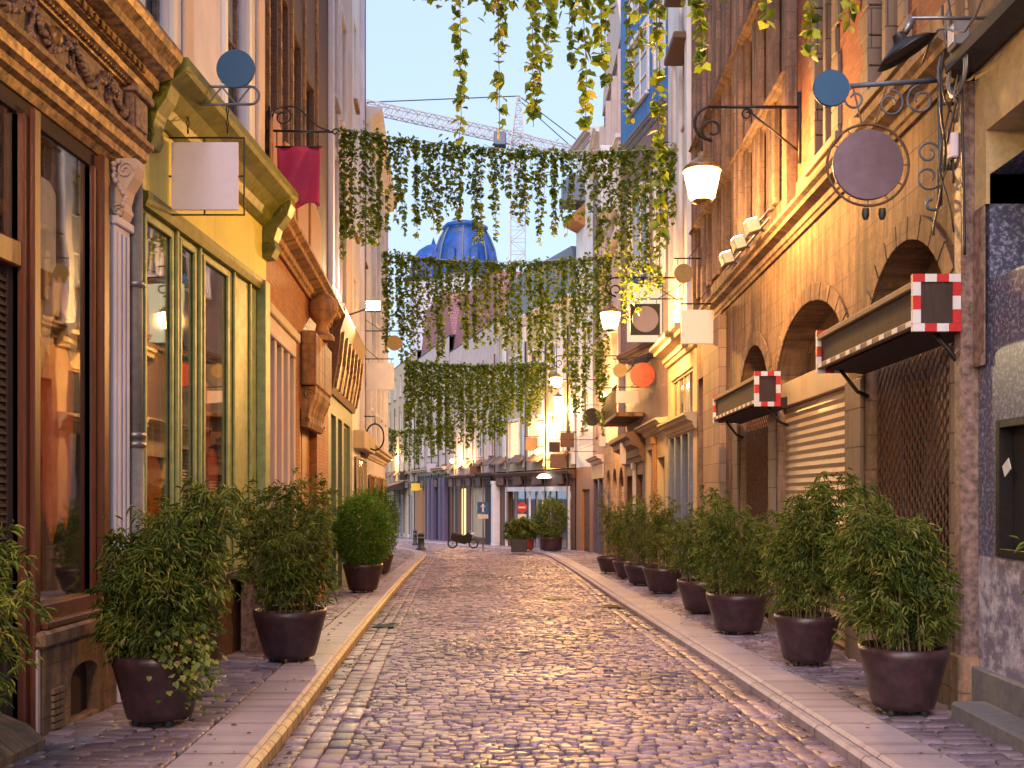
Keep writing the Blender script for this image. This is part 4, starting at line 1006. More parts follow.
for a in (2, 6, 10, 14, 18):
    for z in (3.6, 8, 12): window(E4, h, a, a + 1.4, z, z + 2.4)
for a in (3, 9): window(E4, h, a, a + 3, -3.2, 1.4, 'lilac', cols=2, rows=1)
MB(E4).prism([(.02, 2.0), (4, 1.4), (4, 1.6), (.02, 2.9)], 6, 16).build('awning', 'dwood', h, bevel=.05)
# ------------------------------------------------------------ foliage
def leaf_mesh(name, base, d, nrm, ln, wd, mat, parent=None, org=None, rnd=None, shape='long', seed=0):
    """one folded leaf per row: base point, direction, face normal, length, width"""
    d = d / np.linalg.norm(d, axis=1, keepdims=True); s = np.cross(d, nrm); s /= np.maximum(np.linalg.norm(s, axis=1, keepdims=True), 1e-6); n = np.cross(s, d)
    L = ln[:, None]; Wd = wd[:, None]
    if shape == 'long': K = [(0, 0, 0), (.3, .5, .12), (.7, .36, .08), (1, 0, -.14), (.7, -.36, .08), (.3, -.5, .12)]
    else: K = [(0, 0, 0), (-.05, .42, .06), (.45, .56, .1), (1, 0, -.12), (.45, -.56, .1), (-.05, -.42, .06)]
    V = np.stack([base + d * L * a + s * Wd * b + n * L * c for a, b, c in K], 1).reshape(-1, 3)
    N_ = len(base); b0 = (np.arange(N_) * 6)[:, None, None]
    fs = (b0 + np.array([[0, 1, 2, 3], [0, 3, 4, 5]])[None]).reshape(-1, 4)
    r = np.random.default_rng(seed)
    if rnd is None: rnd = r.random(N_)
    return raw_mesh(name, V, fs, 4, mat, parent, rnd=np.repeat(rnd, 2), org=org)
def bamboo(loc, seed, H=1.35, Wd=.55, nl=5200, mat='bamboo', pot=(.33, .235, .53), label='', group='bamboo plants in aubergine pots', round_=False, creeper=False, square=False, leaf=(.07, .009), pm='pot', lean=(0, 0)):
    r = np.random.default_rng(seed)
    x, y, z = loc; t = thing('potted_bamboo', label, 'potted plant', loc, group)
    pr, pb, ph = pot
    if square:
        m = MB(); m.box(x - pr, x + pr, y - pr, y + pr, z + .01, z + ph).build('pot', 'dark', t, bevel=.02)
    else:
        MB().lathe([(pb * .9, .045), (pb, .055), (pb * 1.06, .1), (pb + (pr - pb) * .55, ph * .5), (pr, ph - .1), (pr + .012, ph - .07), (pr + .014, ph), (pr - .025, ph), (pr - .03, ph - .06)], (x, y, z), 36).build('pot', pm, t)
        for k in range(4):
            a = k * PI / 2 + .7; MB().lathe([(.03, 0), (.035, .02), (.03, .05)], (x + pb * .75 * math.cos(a), y + pb * .75 * math.sin(a), z), 8).build('caster', 'dark', t)
    MB().lathe([(pr - .035, ph - .08), (pr - .04, ph - .05), (.02, ph - .03)], (x, y, z), 20).build('soil', 'soil', t)
    NC = 46 if not round_ else 30
    st = MB(); B = []; D = []; ztop = z + ph - .05
    ph_ = r.random(6) * 6.28
    for c in range(NC):
        a = r.random() * 2 * PI; rr = (pr - .08) * math.sqrt(r.random()); bx_, by_ = x + rr * math.cos(a), y + rr * math.sin(a)
        h = H * (.72 + .3 * r.random()) * (1 - .18 * (rr / pr)); out = Wd * (.25 + .75 * r.random()) * (rr / pr) 
        out *= 1 + .22 * math.sin(a * 2 + ph_[0]) + .15 * math.sin(a * 5 + ph_[1])
        h *= 1 + .2 * math.sin(a + ph_[2]) + .09 * math.sin(3 * a + ph_[3]); ex, ey = math.cos(a + r.normal(0, .3)), math.sin(a + r.normal(0, .3)); P = []
        for k in range(8):
            s_ = k / 7; P.append((bx_ + ex * out * s_ ** 1.3 + lean[0] * s_, by_ + ey * out * s_ ** 1.3 + lean[1] * s_, ztop + h * (s_ - .1 * s_ ** 3)))
        st.tube(P, [.006 * (1 - .7 * k / 7) for k in range(8)], 4, cap=False)
        P = np.array(P); m_ = int(nl * 1.6 / NC)
        s_ = .1 + .9 * r.random(m_) ** .8; idx = s_ * 7; i0 = np.clip(idx.astype(int), 0, 6); f = (idx - i0)[:, None]
        pt = P[i0] * (1 - f) + P[i0 + 1] * f
        # twigs: leaves in little fans at the ends of short side shoots
        nt_ = max(6, m_ // 8); tw = r.integers(0, nt_, m_); ta = r.random(nt_) * 6.28; ts = .1 + .9 * r.random(nt_) ** .8
        idx = ts * 7; i0 = np.clip(idx.astype(int), 0, 6); f = (idx - i0)[:, None]; tb = P[i0] * (1 - f) + P[i0 + 1] * f
        env = np.sin(np.clip(ts * 1.05 + .18, 0, 1) * PI) ** .6
        tl = (.05 + .2 * r.random(nt_)) * (.45 + .8 * env) * (Wd / .5)
        te = tb + np.stack([np.cos(ta) * tl, np.sin(ta) * tl, (r.random(nt_) - .35) * .14], 1)
        b_ = te[tw] + r.normal(0, .02, (m_, 3));
        da = ta[tw] + r.normal(0, .9, m_)
        B.append(b_); D.append(np.stack([np.cos(da), np.sin(da), r.normal(-.6, .6, m_)], 1))
    st.build('stems', 'stem', t)
    B = np.concatenate(B); D = np.concatenate(D)
    if round_:                                            # clipped into an egg shape
        c0 = np.array([x, y, ztop + H * .5]); q = (B - c0) / np.array([Wd, Wd, H * .56]); q /= np.linalg.norm(q, axis=1, keepdims=True)
        rad = .35 + .67 * r.random(len(B))[:, None] ** .4; rad *= 1 + .06 * np.sin(q[:, :1] * 9) + .06 * np.sin(q[:, 2:] * 11 + 1)
        q2 = r.normal(size=q.shape); q = q + .8 * q2; q /= np.linalg.norm(q, axis=1, keepdims=True)
        B = c0 + q * np.array([Wd, Wd, H * .56]) * rad; D = q * .8 + r.normal(0, .5, q.shape)
    B[:, 2] = np.maximum(B[:, 2], ztop - .12)
    nn = len(B); nr = r.normal(0, .5, (nn, 3)); nr[:, 2] += 1
    cl = .5 + .3 * np.sin(B[:, 0] * 9 + 1) * np.sin(B[:, 2] * 8) * np.sin(B[:, 1] * 9); rnd = np.clip(cl + r.normal(-.08, .22, nn), 0, 1)
    leaf_mesh('foliage', B, D, nr, leaf[0] * r.uniform(.6, 1.35, nn), leaf[1] * r.uniform(.7, 1.3, nn), mat, t, rnd=rnd, seed=seed)
    if creeper:
        n = 240; a = r.normal(-.55, .3, n); k = r.random(n)
        B = np.stack([x + np.cos(a) * (pr + .03 + .16 * k * r.random(n)), y + np.sin(a) * (pr + .02 + .12 * r.random(n)), z + ph + .22 - .62 * k ** .8 * (.5 + r.random(n) * .5)], 1)
        D = np.stack([np.cos(a), np.sin(a), -.6 + r.normal(0, .4, n)], 1); nr = np.stack([np.cos(a), np.sin(a), .6 + 0 * a], 1) + r.normal(0, .4, (n, 3))
        leaf_mesh('creeper', B, D, nr, r.uniform(.035, .06, n), r.uniform(.03, .05, n), 'bamboo', t, shape='ivy', seed=seed + 1)
    return t
def spot(px, py): return onground(px, py, .1)
# right side, from the nearest
bamboo(spot(903, 712), 31, 1.28, .42, 8500, lean=(-.15, 0), label='nearest potted bamboo on the right, in front of the latticed arch by the marble shop')
bamboo(spot(806, 664), 32, 1.55, .34, 7000, label='second potted bamboo from the right edge, in front of the roller shutter')
bamboo(spot(738, 633), 33, 1.5, .5, 5600, pot=(.42, .3, .55), label='third potted bamboo on the right, in front of the far latticed arch')
bamboo(spot(702, 613), 34, 1.55, .45, 4500, pot=(.4, .28, .55), label='potted bamboo in front of the orange stone pier, fourth on the right')
bamboo(spot(663, 593), 35, 1.75, .32, 4000, pot=(.42, .3, .55), label='tall slim potted bamboo in front of the blue grey shop pillars')
bamboo(spot(641, 585), 36, 1.75, .34, 3000, pot=(.4, .28, .5), label='potted bamboo in front of the pale green door')
bamboo(spot(628, 579), 37, 1.8, .36, 2600, pot=(.4, .28, .5), label='potted bamboo in front of the dark roller shutters')
bamboo(spot(611, 573), 38, 1.95, .36, 2600, pot=(.42, .3, .5), label='farthest bamboo in the right row, at the brown shop front')
bamboo((3.45, 5.7, gz(5.7) + .1), 39, 1.4, .4, 5000, lean=(-.1, 0), label='potted bamboo poking in at the right edge before the marble shop')
# left side
bamboo(spot(160, 722), 41, 1.36, .4, 8500, creeper=True, lean=(.05, 0), label='nearest whole potted bamboo on the left, with a creeper trailing over its rim')
bamboo(spot(290, 660), 42, 1.65, .36, 8000, pot=(.38, .27, .56), round_=False, label='dense tall potted bamboo in front of the orange brick house')
bamboo(spot(363, 592), 43, 1.5, .6, 5000, 'bright', pot=(.42, .3, .62), round_=True, leaf=(.09, .02), group='clipped bushes in dark pots', label='bright green egg shaped bush in a dark pot on the left pavement')
bamboo((-4.75, 29.5, gz(29.5) + .1), 44, 1.9, .55, 3600, 'bright', pot=(.42, .3, .6), round_=True, leaf=(.09, .02), group='clipped bushes in dark pots', label='darker green bush half hidden behind the egg shaped bush')
bamboo((-3.28, 5.2, gz(5.2) + .1), 45, 1.35, .45, 5000, lean=(.12, 0), label='potted bamboo poking in at the left edge before the carved shop')
# far end
bamboo(spot(551, 551), 46, 2.0, .85, 2600, pot=(.62, .55, .75), leaf=(.14, .04), round_=True, group='bushes before the corner building', label='big bushy plant in a round pot by the terrace entrance')
bamboo(spot(519, 552), 47, 1.3, .7, 1200, pot=(.4, .4, .7), square=True, leaf=(.25, .035), group='bushes before the corner building', label='spiky plant in a square black box by the terrace entrance')
bamboo(spot(528, 550), 48, 1.2, .5, 900, pot=(.35, .3, .6), leaf=(.2, .035), pm='terra', group='bushes before the corner building', label='small spiky plant in a reddish pot between the two larger planters')

# ------------------------------------------------------------ ivy
def ivy(label, A, B, sag, strands, lf, seed, ropen=None, ropeleaf=True, dens=1.0):
    """rope from A to B with hanging strands: list of (fraction, length)"""
    r = np.random.default_rng(seed); A = Vector(A); B = Vector(B); t = thing('ivy_garland', label, 'hanging garland', tuple(A))
    def P(f): p = A.lerp(B, f); return Vector((p.x, p.y, p.z - 4 * sag * f * (1 - f)))
    MB().tube([P(k / 24) for k in range(25)], .012, 5).build('rope', 'rope', t)
    def leaves(name, pts, tang, k, parent, hang=True):
        n = len(pts); a = r.random(n) * 6.28; off = lf * .45
        base = pts + np.stack([np.cos(a) * off * .3, np.sin(a) * off * .3, r.normal(0, lf * .2, n)], 1)
        D = np.stack([np.cos(a), np.sin(a), -.5 + r.normal(0, .6, n)], 1); nr = np.stack([np.cos(a) * .6, np.sin(a) * .6 - .5, .7 + 0 * a], 1) + r.normal(0, .5, (n, 3))
        return leaf_mesh(name, base, D, nr, lf * r.uniform(.6, 1.25, n), lf * r.uniform(.6, 1.05, n), 'ivy', parent, shape='ivy', seed=int(seed + k), rnd=np.clip(r.normal(.5, .25, n), 0, 1))
    if ropeleaf:
        L = (B - A).length; n = int(L / lf * 9); fs = r.random(n); pts = np.array([P(f)[:] for f in fs]); pts[:, 2] += r.normal(-.05, .05 + .09 * np.abs(np.sin(fs * 37)) * np.abs(np.sin(fs * 11 + 1)), n) - np.abs(r.normal(0, .12, n)) * (np.sin(fs * 53) > .2)
        leaves('rope_leaves', pts, None, 1, t)
    for k, (f, ln) in enumerate(strands):
        p = P(f); seg = 10; w = r.normal(0, .012, (seg + 1, 2)).cumsum(0) * (.5 + lf * 3)
        path = [(p.x + w[i][0], p.y + w[i][1], p.z - ln * i / seg) for i in range(seg + 1)]
        s = MB().tube(path, .005, 4, cap=False).build('strand', 'vine', t)
        n = int(ln / lf * 3.9 * dens); q = r.random(n) * seg; i0 = np.clip(q.astype(int), 0, seg - 1); ff = (q - i0)[:, None]; pa = np.array(path)
        leaves('strand_leaves', pa[i0] * (1 - ff) + pa[i0 + 1] * ff, None, k + 2, s)
    return t
rr = random.Random(3)
# overhead strands: measured as (photo column, photo row where the tip ends)
Y0 = 11.0; zr = 8.7
tips = [(455, 142, 0), (497, 130, 0), (530, 128, .3), (544, 68, 0), (580, 128, .2), (607, 66, .2), (640, 50, 0), (656, 240, .3), (699, 68, 0), (765, 28, 0), (818, 58, .2), (850, 28, .2)]
def ropez(x, A, B, sag): f = (x - A[0]) / (B[0] - A[0]); return f, A[2] + (B[2] - A[2]) * f - 4 * sag * f * (1 - f)
A_, B_ = (-3.6, Y0, 8.9), (3.5, Y0, 8.9); sg = .45; st = []
for px, ty, j in tips:
    x = (px - 540) * Y0 / 1000; f, z = ropez(x, A_, B_, sg); st.append((f, z - (CAMZ + (493 - ty) * Y0 / 1000)))
ivy('nearest overhead ivy garland, long separate leafy strands hanging at the top of the view', A_, B_, sg, st, .12, 50, dens=1.2)
ivy('second overhead ivy garland, a few strands between the nearest and the leafy curtain', (-3.5, 15.5, 9.9), (3.5, 15.5, 9.8), .5, [(.42, .9), (.49, 1.9), (.57, 1.2), (.64, 1.5), (.70, 2.1), (.53, .5)], .12, 51, dens=1.2)
def curtain(label, pxl, pyl, pxr, pyr, Y, lens, n, lf, seed, sag, xa=None, xb=None, dens=1.0):
    a = Vector(at(pxl, pyl, Y)); b = Vector(at(pxr, pyr, Y)); st = []
    for k in range(n):
        f = min(.99, max(.01, (k + rr.uniform(-.5, 1.5)) / n)); ln = np.interp(f, [q[0] for q in lens], [q[1] for q in lens]) * rr.choice([rr.uniform(.35, .8), rr.uniform(.8, 1.15), rr.uniform(.9, 1.25)])
        st.append((f, float(ln)))
    return ivy(label, a, b, sag, st, lf, seed, dens=dens)
curtain('near ivy curtain of many fine strands across the street under the crane', 338, 128, 676, 148, 22.8, [(0, 2.8), (.12, 2.0), (.3, 1.7), (.5, 1.9), (.75, 1.6), (.85, 3.4), (.95, 3.2), (1, 1.5)], 100, .105, 60, .25, dens=.85)
curtain('middle ivy curtain, dense and lit yellow by the street lanterns', 383, 252, 612, 254, 33.5, [(0, 2.8), (.2, 3.4), (.45, 2.4), (.7, 3.3), (.85, 4.6), (1, 5.6)], 100, .12, 70, .3, dens=.95)
curtain('far ivy curtain, a dense green mass above the end of the street', 404, 360, 545, 362, 50, [(0, 3.2), (.3, 4.1), (.6, 3.6), (1, 2.4)], 96, .15, 80, .2, dens=1.2)
curtain('farthest ivy curtain, low behind the others at the bend', 380, 430, 452, 424, 62, [(0, 1.4), (.5, 2.0), (1, 1.0)], 30, .15, 90, .15, dens=1.1)

# ------------------------------------------------------------ street lanterns
def curl(c, r0, plane='x', turns=1.2, n=22, start=0, sgn=1):
    return [(c[0] + r0 * (1 - .65 * i / n) * math.cos(start + sgn * turns * 2 * PI * i / n), c[1], c[2] + r0 * (1 - .65 * i / n) * math.sin(start + sgn * turns * 2 * PI * i / n)) for i in range(n + 1)]
def lantern(x, y, z, xw, label, power, s=1.0, arm=True):
    """lit glass centred at x,y,z; wall at xw"""
    t = thing('street_lantern', label, 'street lantern', (xw, y, z), 'lit street lanterns on wall brackets'); sg = 1 if xw > x else -1
    za = z + 1.05
    b = MB(); b.tube([(xw - sg * .02, y, za + .2), (xw - sg * .02, y, za - .75)], .03, 6); b.tube([(xw, y, za), (x + sg * .12, y, za)], .022, 6)
    b.tube([(x + sg * .12 + sg * .22 * math.sin(-a) , y, za - .22 + .22 * math.cos(a)) for a in np.linspace(0, PI, 10)], .022, 6)
    b.tube(curl((x + sg * .12 + sg * .02, y, za - .3), .16, start=-PI / 2, turns=-1.1 * sg), .018, 6)
    b.tube([(xw - sg * .02, y, za - .6), (x + sg * (abs(xw - x) * .45), y, za - .03)], .014, 6); b.tube(curl((x + sg * (abs(xw - x) * .45), y, za - .1), .08, turns=1.3), .012, 5)
    b.tube([(x, y, za - .45), (x, y, z + .42)], .015, 5)
    b.build('bracket', 'iron', t)
    MB().lathe([(.02, .46), (.05, .44), (.06, .38), (.12, .34), (.25, .24), (.27, .19), (.25, .185)], (x, y, z), 16).build('lamp_cap', 'gold', t)
    g_ = MB().lathe([(.24, .185), (.235, .12), (.17, -.16), (.13, -.2)], (x, y, z), 16).build('lamp_glass', 'lampglass', t)
    m = MB(); m.lathe([(.135, -.2), (.14, -.22), (.05, -.25)], (x, y, z), 16)
    m.build('bottom_ring', 'gold', t)
    m = MB()
    for k in range(6):
        a = k * PI / 3; m.tube([(x + .242 * math.cos(a), y + .242 * math.sin(a), z + .18), (x + .17 * math.cos(a), y + .17 * math.sin(a), z - .17)], .006, 4)
    m.build('glazing_bars', 'gold', g_)
    l = bpy.data.lights.new('lamp', 'POINT'); l.energy = power; l.color = WARM; l.shadow_soft_size = .16
    o = bpy.data.objects.new('lamp', l); COL.objects.link(o); o.parent = t; o.location = (x - xw, 0, -.02 if y > 3 else -.5)
    if y < 3: l.shadow_soft_size = .3
    return t
lantern(2.17, 13.4, 5.72, 3.5, 'nearest lit lantern on a scrolled bracket, at the brick and stone house', 720)
lantern(1.70, 24.2, 5.76, 3.45, 'second lit lantern along the right side, before the white house', 1215)
lantern(.62, 39, 5.9, 3.07, 'lit lantern on a long bracket in front of the mauve brick house', 1215)
lantern(.9, 49, 6.1, 2.8, 'farthest bracket lantern on the right, near the corner building', 420)
lantern(-2.35, 1.6, 5.6, -3.6, 'lit lantern on the carved shop, behind the camera side of the street', 420)  # unseen lantern, added to throw gold light on the near cornice
def walllamp(p, label, power, r=.16):
    t = thing('wall_lamp', label, 'wall lamp', p, 'small lit globe lamps on the far walls'); MB().ball(p, r, 12).build('globe', 'lampglass', t)
    MB().tube([(p[0], p[1], p[2] + r), (p[0], p[1], p[2] + r + .15), (p[0] + .4, p[1] + .5, p[2] + r + .2)], .03, 5).build('bracket', 'iron', t)
    l = bpy.data.lights.new('lamp', 'POINT'); l.energy = power; l.color = WARM; l.shadow_soft_size = .15
    o = bpy.data.objects.new('lamp', l); COL.objects.link(o); o.parent = t
def nearwall(F, px, py, n=.7): u = F.U(px, n); x, y, _ = F.w(u, n, 0); return (x, y, CAMZ + (493 - py) * y / 1000)
walllamp(nearwall(E2, 452, 461), 'small lit globe lamp at the right end of the violet shop', 442)
walllamp(nearwall(E2, 463, 463), 'small lit globe lamp on the lilac wall above the curtained window', 272)
walllamp(nearwall(E4, 391, 459), 'small lit globe lamp above the dark awning at the far left', 714)
walllamp(nearwall(E1, 538, 426), 'small lit globe lamp beside the lit windows of the corner building', 391)
walllamp(nearwall(E1, 537, 452), 'lower lit globe lamp on the cornice of the corner building', 306)
walllamp(nearwall(E1, 556, 409), 'high lit globe lamp on the pale corner building', 306)
walllamp(nearwall(R5, 603, 396), 'small lit globe lamp on the mauve brick house', 340)
p = nearwall(E1, 544, 478, .6); t = tag(MB().lathe([(.02, .25), (.25, .22), (.42, .05), (.4, 0), (.02, -.02)], p, 16).build('round_lamp', 'litdisc', org=p), 'white dome lamp over the terrace entrance', 'lamp')
# pale green flood light on the left canopy
p = (-3.85, 23.2, 5.95); t = thing('flood_light', 'greenish white flood light glaring on the edge of the carved brown canopy', 'flood light', p)
MB().box(p[0] - .2, p[0] + .16, p[1], p[1] + .16, p[2] - .13, p[2] + .13).build('housing', 'grey', t, bevel=.02); MB().box(p[0] - .17, p[0] + .13, p[1] - .012, p[1] - .002, p[2] - .1, p[2] + .1).build('lamp_glass', 'floodgreen', t)
MB().tube([(p[0] - .02, p[1] + .1, p[2]), (p[0] - .6, p[1] + .1, p[2] - .2)], .02).build('bracket', 'iron', t)
l = bpy.data.lights.new('lamp', 'AREA'); l.energy = 160; l.color = (1, .78, .4); l.size = .3; l.spread = R(150); o = bpy.data.objects.new('lamp', l); COL.objects.link(o); o.parent = t; o.location = (0, -.06, 0)
o.rotation_euler = Vector((-.2, -1, -.35)).to_track_quat('-Z', 'Y').to_euler()

# ------------------------------------------------------------ hanging signs and brackets
def disc(m, c, r, th=.03, seg=40): return m.lathe([(r - .004, -th / 2), (r, -th / 2 + .006), (r, th / 2 - .006), (r - .004, th / 2)], c, seg, 'n')
def strut(m, x0, x1, y, z0, z1, r=.012, k=4):
    m.tube([(x0, y, z0), (x1, y, z0)], r, 5); m.tube([(x0, y, z1), (x1, y, z1)], r, 5)
    for i in range(k):
        a = x0 + (x1 - x0) * i / k; b = x0 + (x1 - x0) * (i + 1) / k; m.tube([(a, y, z0 if i % 2 else z1), (b, y, z1 if i % 2 else z0)], r * .7, 4)
# left: white square sign and blue disc (Y 9.6)
y = 9.6; t = thing('hanging_sign', 'blank white square sign in a thin iron frame below a dark blue disc', 'sign', (-3.6, y, 5.3))
m = MB(); strut(m, -3.6, -2.78, y, 5.33, 5.5, .013, 6); m.tube([(-2.78 + .085 * math.sin(a), y, 5.415 + .085 * math.cos(a)) for a in np.linspace(0, PI, 9)], .013, 5)
m.build('bracket', 'blueiron', t)
m = MB()
for x in (-3.38, -3.0):
    for k in range(4): m.tube([(x + .012 * math.cos(q), y, 5.31 - k * .065 - .03 + .035 * math.sin(q)) if k % 2 == 0 else (x, y + .012 * math.cos(q), 5.31 - k * .065 - .03 + .035 * math.sin(q)) for q in np.linspace(0, 2 * PI, 9)], .005, 4)
m.build('chain', 'iron', t)
x0, x1, z0, z1 = -3.59, -2.84, 4.27, 5.01; m = MB()
m.tube([(x0, y, z0), (x1, y, z0), (x1, y, z1), (x0, y, z1)], .012, 5, closed=True)
for a, b in (((x0, z0 + .37), (x0 + .07, z0 + .37)), ((x1, z0 + .37), (x1 - .07, z0 + .37)), ((x0 + .37, z1), (x0 + .37, z1 - .06)), ((x0 + .37, z0), (x0 + .37, z0 + .06))): m.tube([(a[0], y, a[1]), (b[0], y, b[1])], .01, 4)
m.build('frame', 'iron', t); MB().box(x0 + .055, x1 - .055, y - .012, y + .012, z0 + .045, z1 - .045).build('panel', 'signw', t, bevel=.004)
disc(MB(), (-2.92, y, 5.67), .185).build('disc', 'navy', t)
# left: magenta banner (Y 13.3)
y = 13.3; t = thing('hanging_banner', 'magenta cloth banner hanging from a scrolled iron bracket on the brick house', 'banner', (-3.62, y, 6.3))
m = MB(); m.tube([(-3.62, y, 6.42), (-2.75, y, 6.4)], .016, 6); m.tube([(-3.6, y, 6.1), (-3.6, y, 6.75)], .016, 5); m.tube(curl((-3.42, y, 6.6), .14, turns=1.4, start=PI, sgn=-1), .012, 5)
m.tube([(-3.4 + .6 * k / 12, y, 6.72 - .3 * (k / 12) ** 1.5 + .05 * math.sin(k / 12 * 6.28)) for k in range(13)], .011, 5); m.tube(curl((-2.72, y, 6.4), .05, turns=1), .01, 5); m.build('bracket', 'iron', t)
m = MB(); K = 14; vs = []
for j in range(12):
    for i in range(K + 1):
        f = i / K; zz = 6.2 - .8 * j / 11 - (.06 * math.sin(f * 6.3) if j == 11 else 0); vs.append((-3.5 + .58 * f, y + .03 * math.sin(f * 9 + j * .25), zz))
m.add(vs, [(j * (K + 1) + i, j * (K + 1) + i + 1, (j + 1) * (K + 1) + i + 1, (j + 1) * (K + 1) + i) for j in range(11) for i in range(K)], True)
o = m.build('cloth', 'magenta', t); s_ = o.modifiers.new('thick', 'SOLIDIFY'); s_.thickness = .01
MB().tube([(-3.5, y, 6.2), (-3.5, y, 6.42)], .008).tube([(-2.95, y, 6.2), (-2.95, y, 6.4)], .008).tube([(-3.52, y, 6.205), (-2.9, y, 6.205)], .012).build('hanger', 'iron', t)
# right: big mauve disc in a ring, scrolled bracket (Y 8.45)
y = 8.45; t = thing('hanging_sign', 'large round mauve sign in an iron ring on a tall scrolled bracket', 'sign', (3.5, y, 5.0))
m = MB(); xb_ = 3.38; zt = CAMZ + .413 * y; zb = CAMZ + .29 * y
m.tube([(xb_, y, zt), (xb_, y, zb - .02)], .022, 8); m.tube([(xb_, y, zt), (2.62, y, zt - .05)], .022, 8)
m.tube([(3.5, y, zt - .2), (xb_, y, zt - .2)], .016); m.tube([(3.5, y, zb + .3), (xb_, y, zb + .3)], .025)
m.tube(curl((xb_ - .16, y, zt - .17), .13, turns=1.3, start=PI / 2), .01, 5); m.tube(curl((xb_ - .42, y, zt - .2), .12, turns=1.3, start=PI / 2, sgn=-1), .01, 5); m.tube(curl((xb_ - .72, y, zt - .16), .1, turns=1.2, start=PI / 2), .01, 5)
m.tube(curl((xb_ - .1, y, zb + .42), .1, turns=1.2, start=0), .01, 5); m.tube(curl((xb_ - .1, y, zb + .22), .12, turns=1.1, start=0, sgn=-1), .01, 5); m.tube(curl((xb_ - .07, y, zb), .07, turns=.8, start=0, sgn=-1), .014, 5)
m.build('bracket', 'blueiron', t)
disc(MB(), (2.46, y, zt - .07), .155).build('disc', 'navy', t)
c = (2.77, y, CAMZ + .328 * y); MB().tube([(c[0] + .345 * math.cos(a), y, c[2] + .345 * math.sin(a)) for a in np.linspace(0, 2 * PI, 40)[:-1]], .012, 6, closed=True).build('ring', 'brown', t)
disc(MB(), c, .298, .04).build('round_panel', 'purple', t)
m = MB()
for dx in (-.13, .16): m.tube([(c[0] + dx, y, zt - .05), (c[0] + dx * .4, y, c[2] + .35)], .009, 4)
for k in range(12):
    a = k * PI / 6; m.tube([(c[0] + .295 * math.cos(a), y, c[2] + .295 * math.sin(a)), (c[0] + .345 * math.cos(a), y, c[2] + .345 * math.sin(a))], .006, 4)
m.build('hanger', 'brown', t)
for dx in (-.02, .12): MB().lathe([(.03, 0), (.035, -.05), (.02, -.09)], (c[0] + dx, y, c[2] - .37), 8).build('spot_lamp', 'dark', t)
# right: tilted black lamp shade on an arm (Y 7.8)
y = 7.8; t = thing('shop_lamp', 'black tilted lamp shade on a thin steel arm above the round mauve sign', 'lamp', (3.5, y, 5.3)); z = CAMZ + .475 * y
MB().tube([(3.5, y, z), (2.9, y, z), (2.9, y, z - .08)], .013).build('arm', 'steel', t)
m = MB(); m.lathe([(.04, .1), (.06, .02), (.2, -.06), (.24, -.1), (.235, -.105), (.18, -.07)], (0, 0, 0), 20)
q = Matrix.Translation((2.82, y, z - .2)) @ Matrix.Rotation(R(-28), 4, 'Y') @ Matrix.Diagonal((1, 1, .8, 1)); m.v = [tuple(q @ Vector(v)) for v in m.v]; m.build('lamp_shade', 'iron', t)
MB().tube([(2.9, y, z - .02), (2.84, y, z - .12)], .03).build('joint', 'steel', t)
# generic hanging plates
def plate(label, px0, px1, py0, py1, Y, xw, mat, rod='iron', ring=False, back=None, name='hanging_sign', top=True, round_=False):
    x0, _, z1 = at(px0, py0, Y); x1, _, z0 = at(px1, py1, Y); t = thing(name, label, 'sign', (xw, Y, z1))
    m = MB(); zt = z1 + .12; far = x0 if xw > x0 else x1; m.tube([(xw, Y, zt), (far, Y, zt)], .016, 5); m.tube([(xw, Y, zt + .4), (far + (xw - far) * .5, Y, zt)], .012, 4)
    for x in (x0 + .08, x1 - .08): m.tube([(x, Y, zt), (x, Y, z1 - .02)], .008, 4)
    m.build('bracket', rod, t)
    if round_:
        r = (x1 - x0) / 2; disc(MB(), ((x0 + x1) / 2, Y, (z0 + z1) / 2), r, .06).build('panel', mat, t)
    else: MB().box(x0, x1, Y - .025, Y + .025, z0, z1).build('panel', mat, t, bevel=.008)
    return t, (x0, x1, z0, z1)
plate('blank pale pink square sign on the orange stone pier', 681, 714, 310, 344, 19.3, 3.34, 'signp')
t, (x0, x1, z0, z1) = plate('black square sign with a mauve disc before the white house', 630, 660, 304, 335, 23.8, 3.46, 'dark')
disc(MB(), ((x0 + x1) / 2, 23.75, (z0 + z1) / 2), .31, .03).build('disc', 'discl', t)
plate('pale glowing light box sign behind the black square sign', 627, 662, 284, 342, 26.9, 3.38, 'litsign')
plate('round brown disc sign above the pale pink square sign', 674, 693, 264, 283, 21.5, 3.5, 'mustard', round_=True)
plate('small mustard disc sign above the red oval sign', 613, 627, 363, 378, 30, 3.3, 'mustard', round_=True)
t, q = plate('glossy red oval sign beside the white house', 630, 655, 362, 388, 28.5, 3.34, 'terra', round_=True)
plate('blank cream oblong sign below the red oval sign', 616, 640, 391, 403, 31, 3.27, 'signp')
plate('black disc sign over the arched shop fronts', 583, 601, 408, 426, 38, 3.1, 'dark', round_=True)
plate('narrow upright cream sign on the brown shop front', 620, 626, 443, 464, 33, 3.22, 'signp')
plate('blank cream square sign on the tall white house on the left', 366, 394, 363, 390, 29.5, -5.25, 'white')
plate('dark olive disc sign above the cream square sign on the left', 387, 402, 335, 351, 29.8, -5.3, 'mustard', round_=True)
x, _, z = at(375, 437, 29); t = tag(MB().tube([(x + .26 * math.cos(a), 29, z + .38 * math.sin(a)) for a in np.linspace(0, 2 * PI, 24)[:-1]], .025, 5, closed=True).tube([(x, 29, z + .38), (x, 29, z + .6), (-5.2, 29, z + .6)], .02).build('ring_sign', 'iron', org=(x, 29, z)), 'empty oval iron ring below the cream square sign on the left', 'sign')
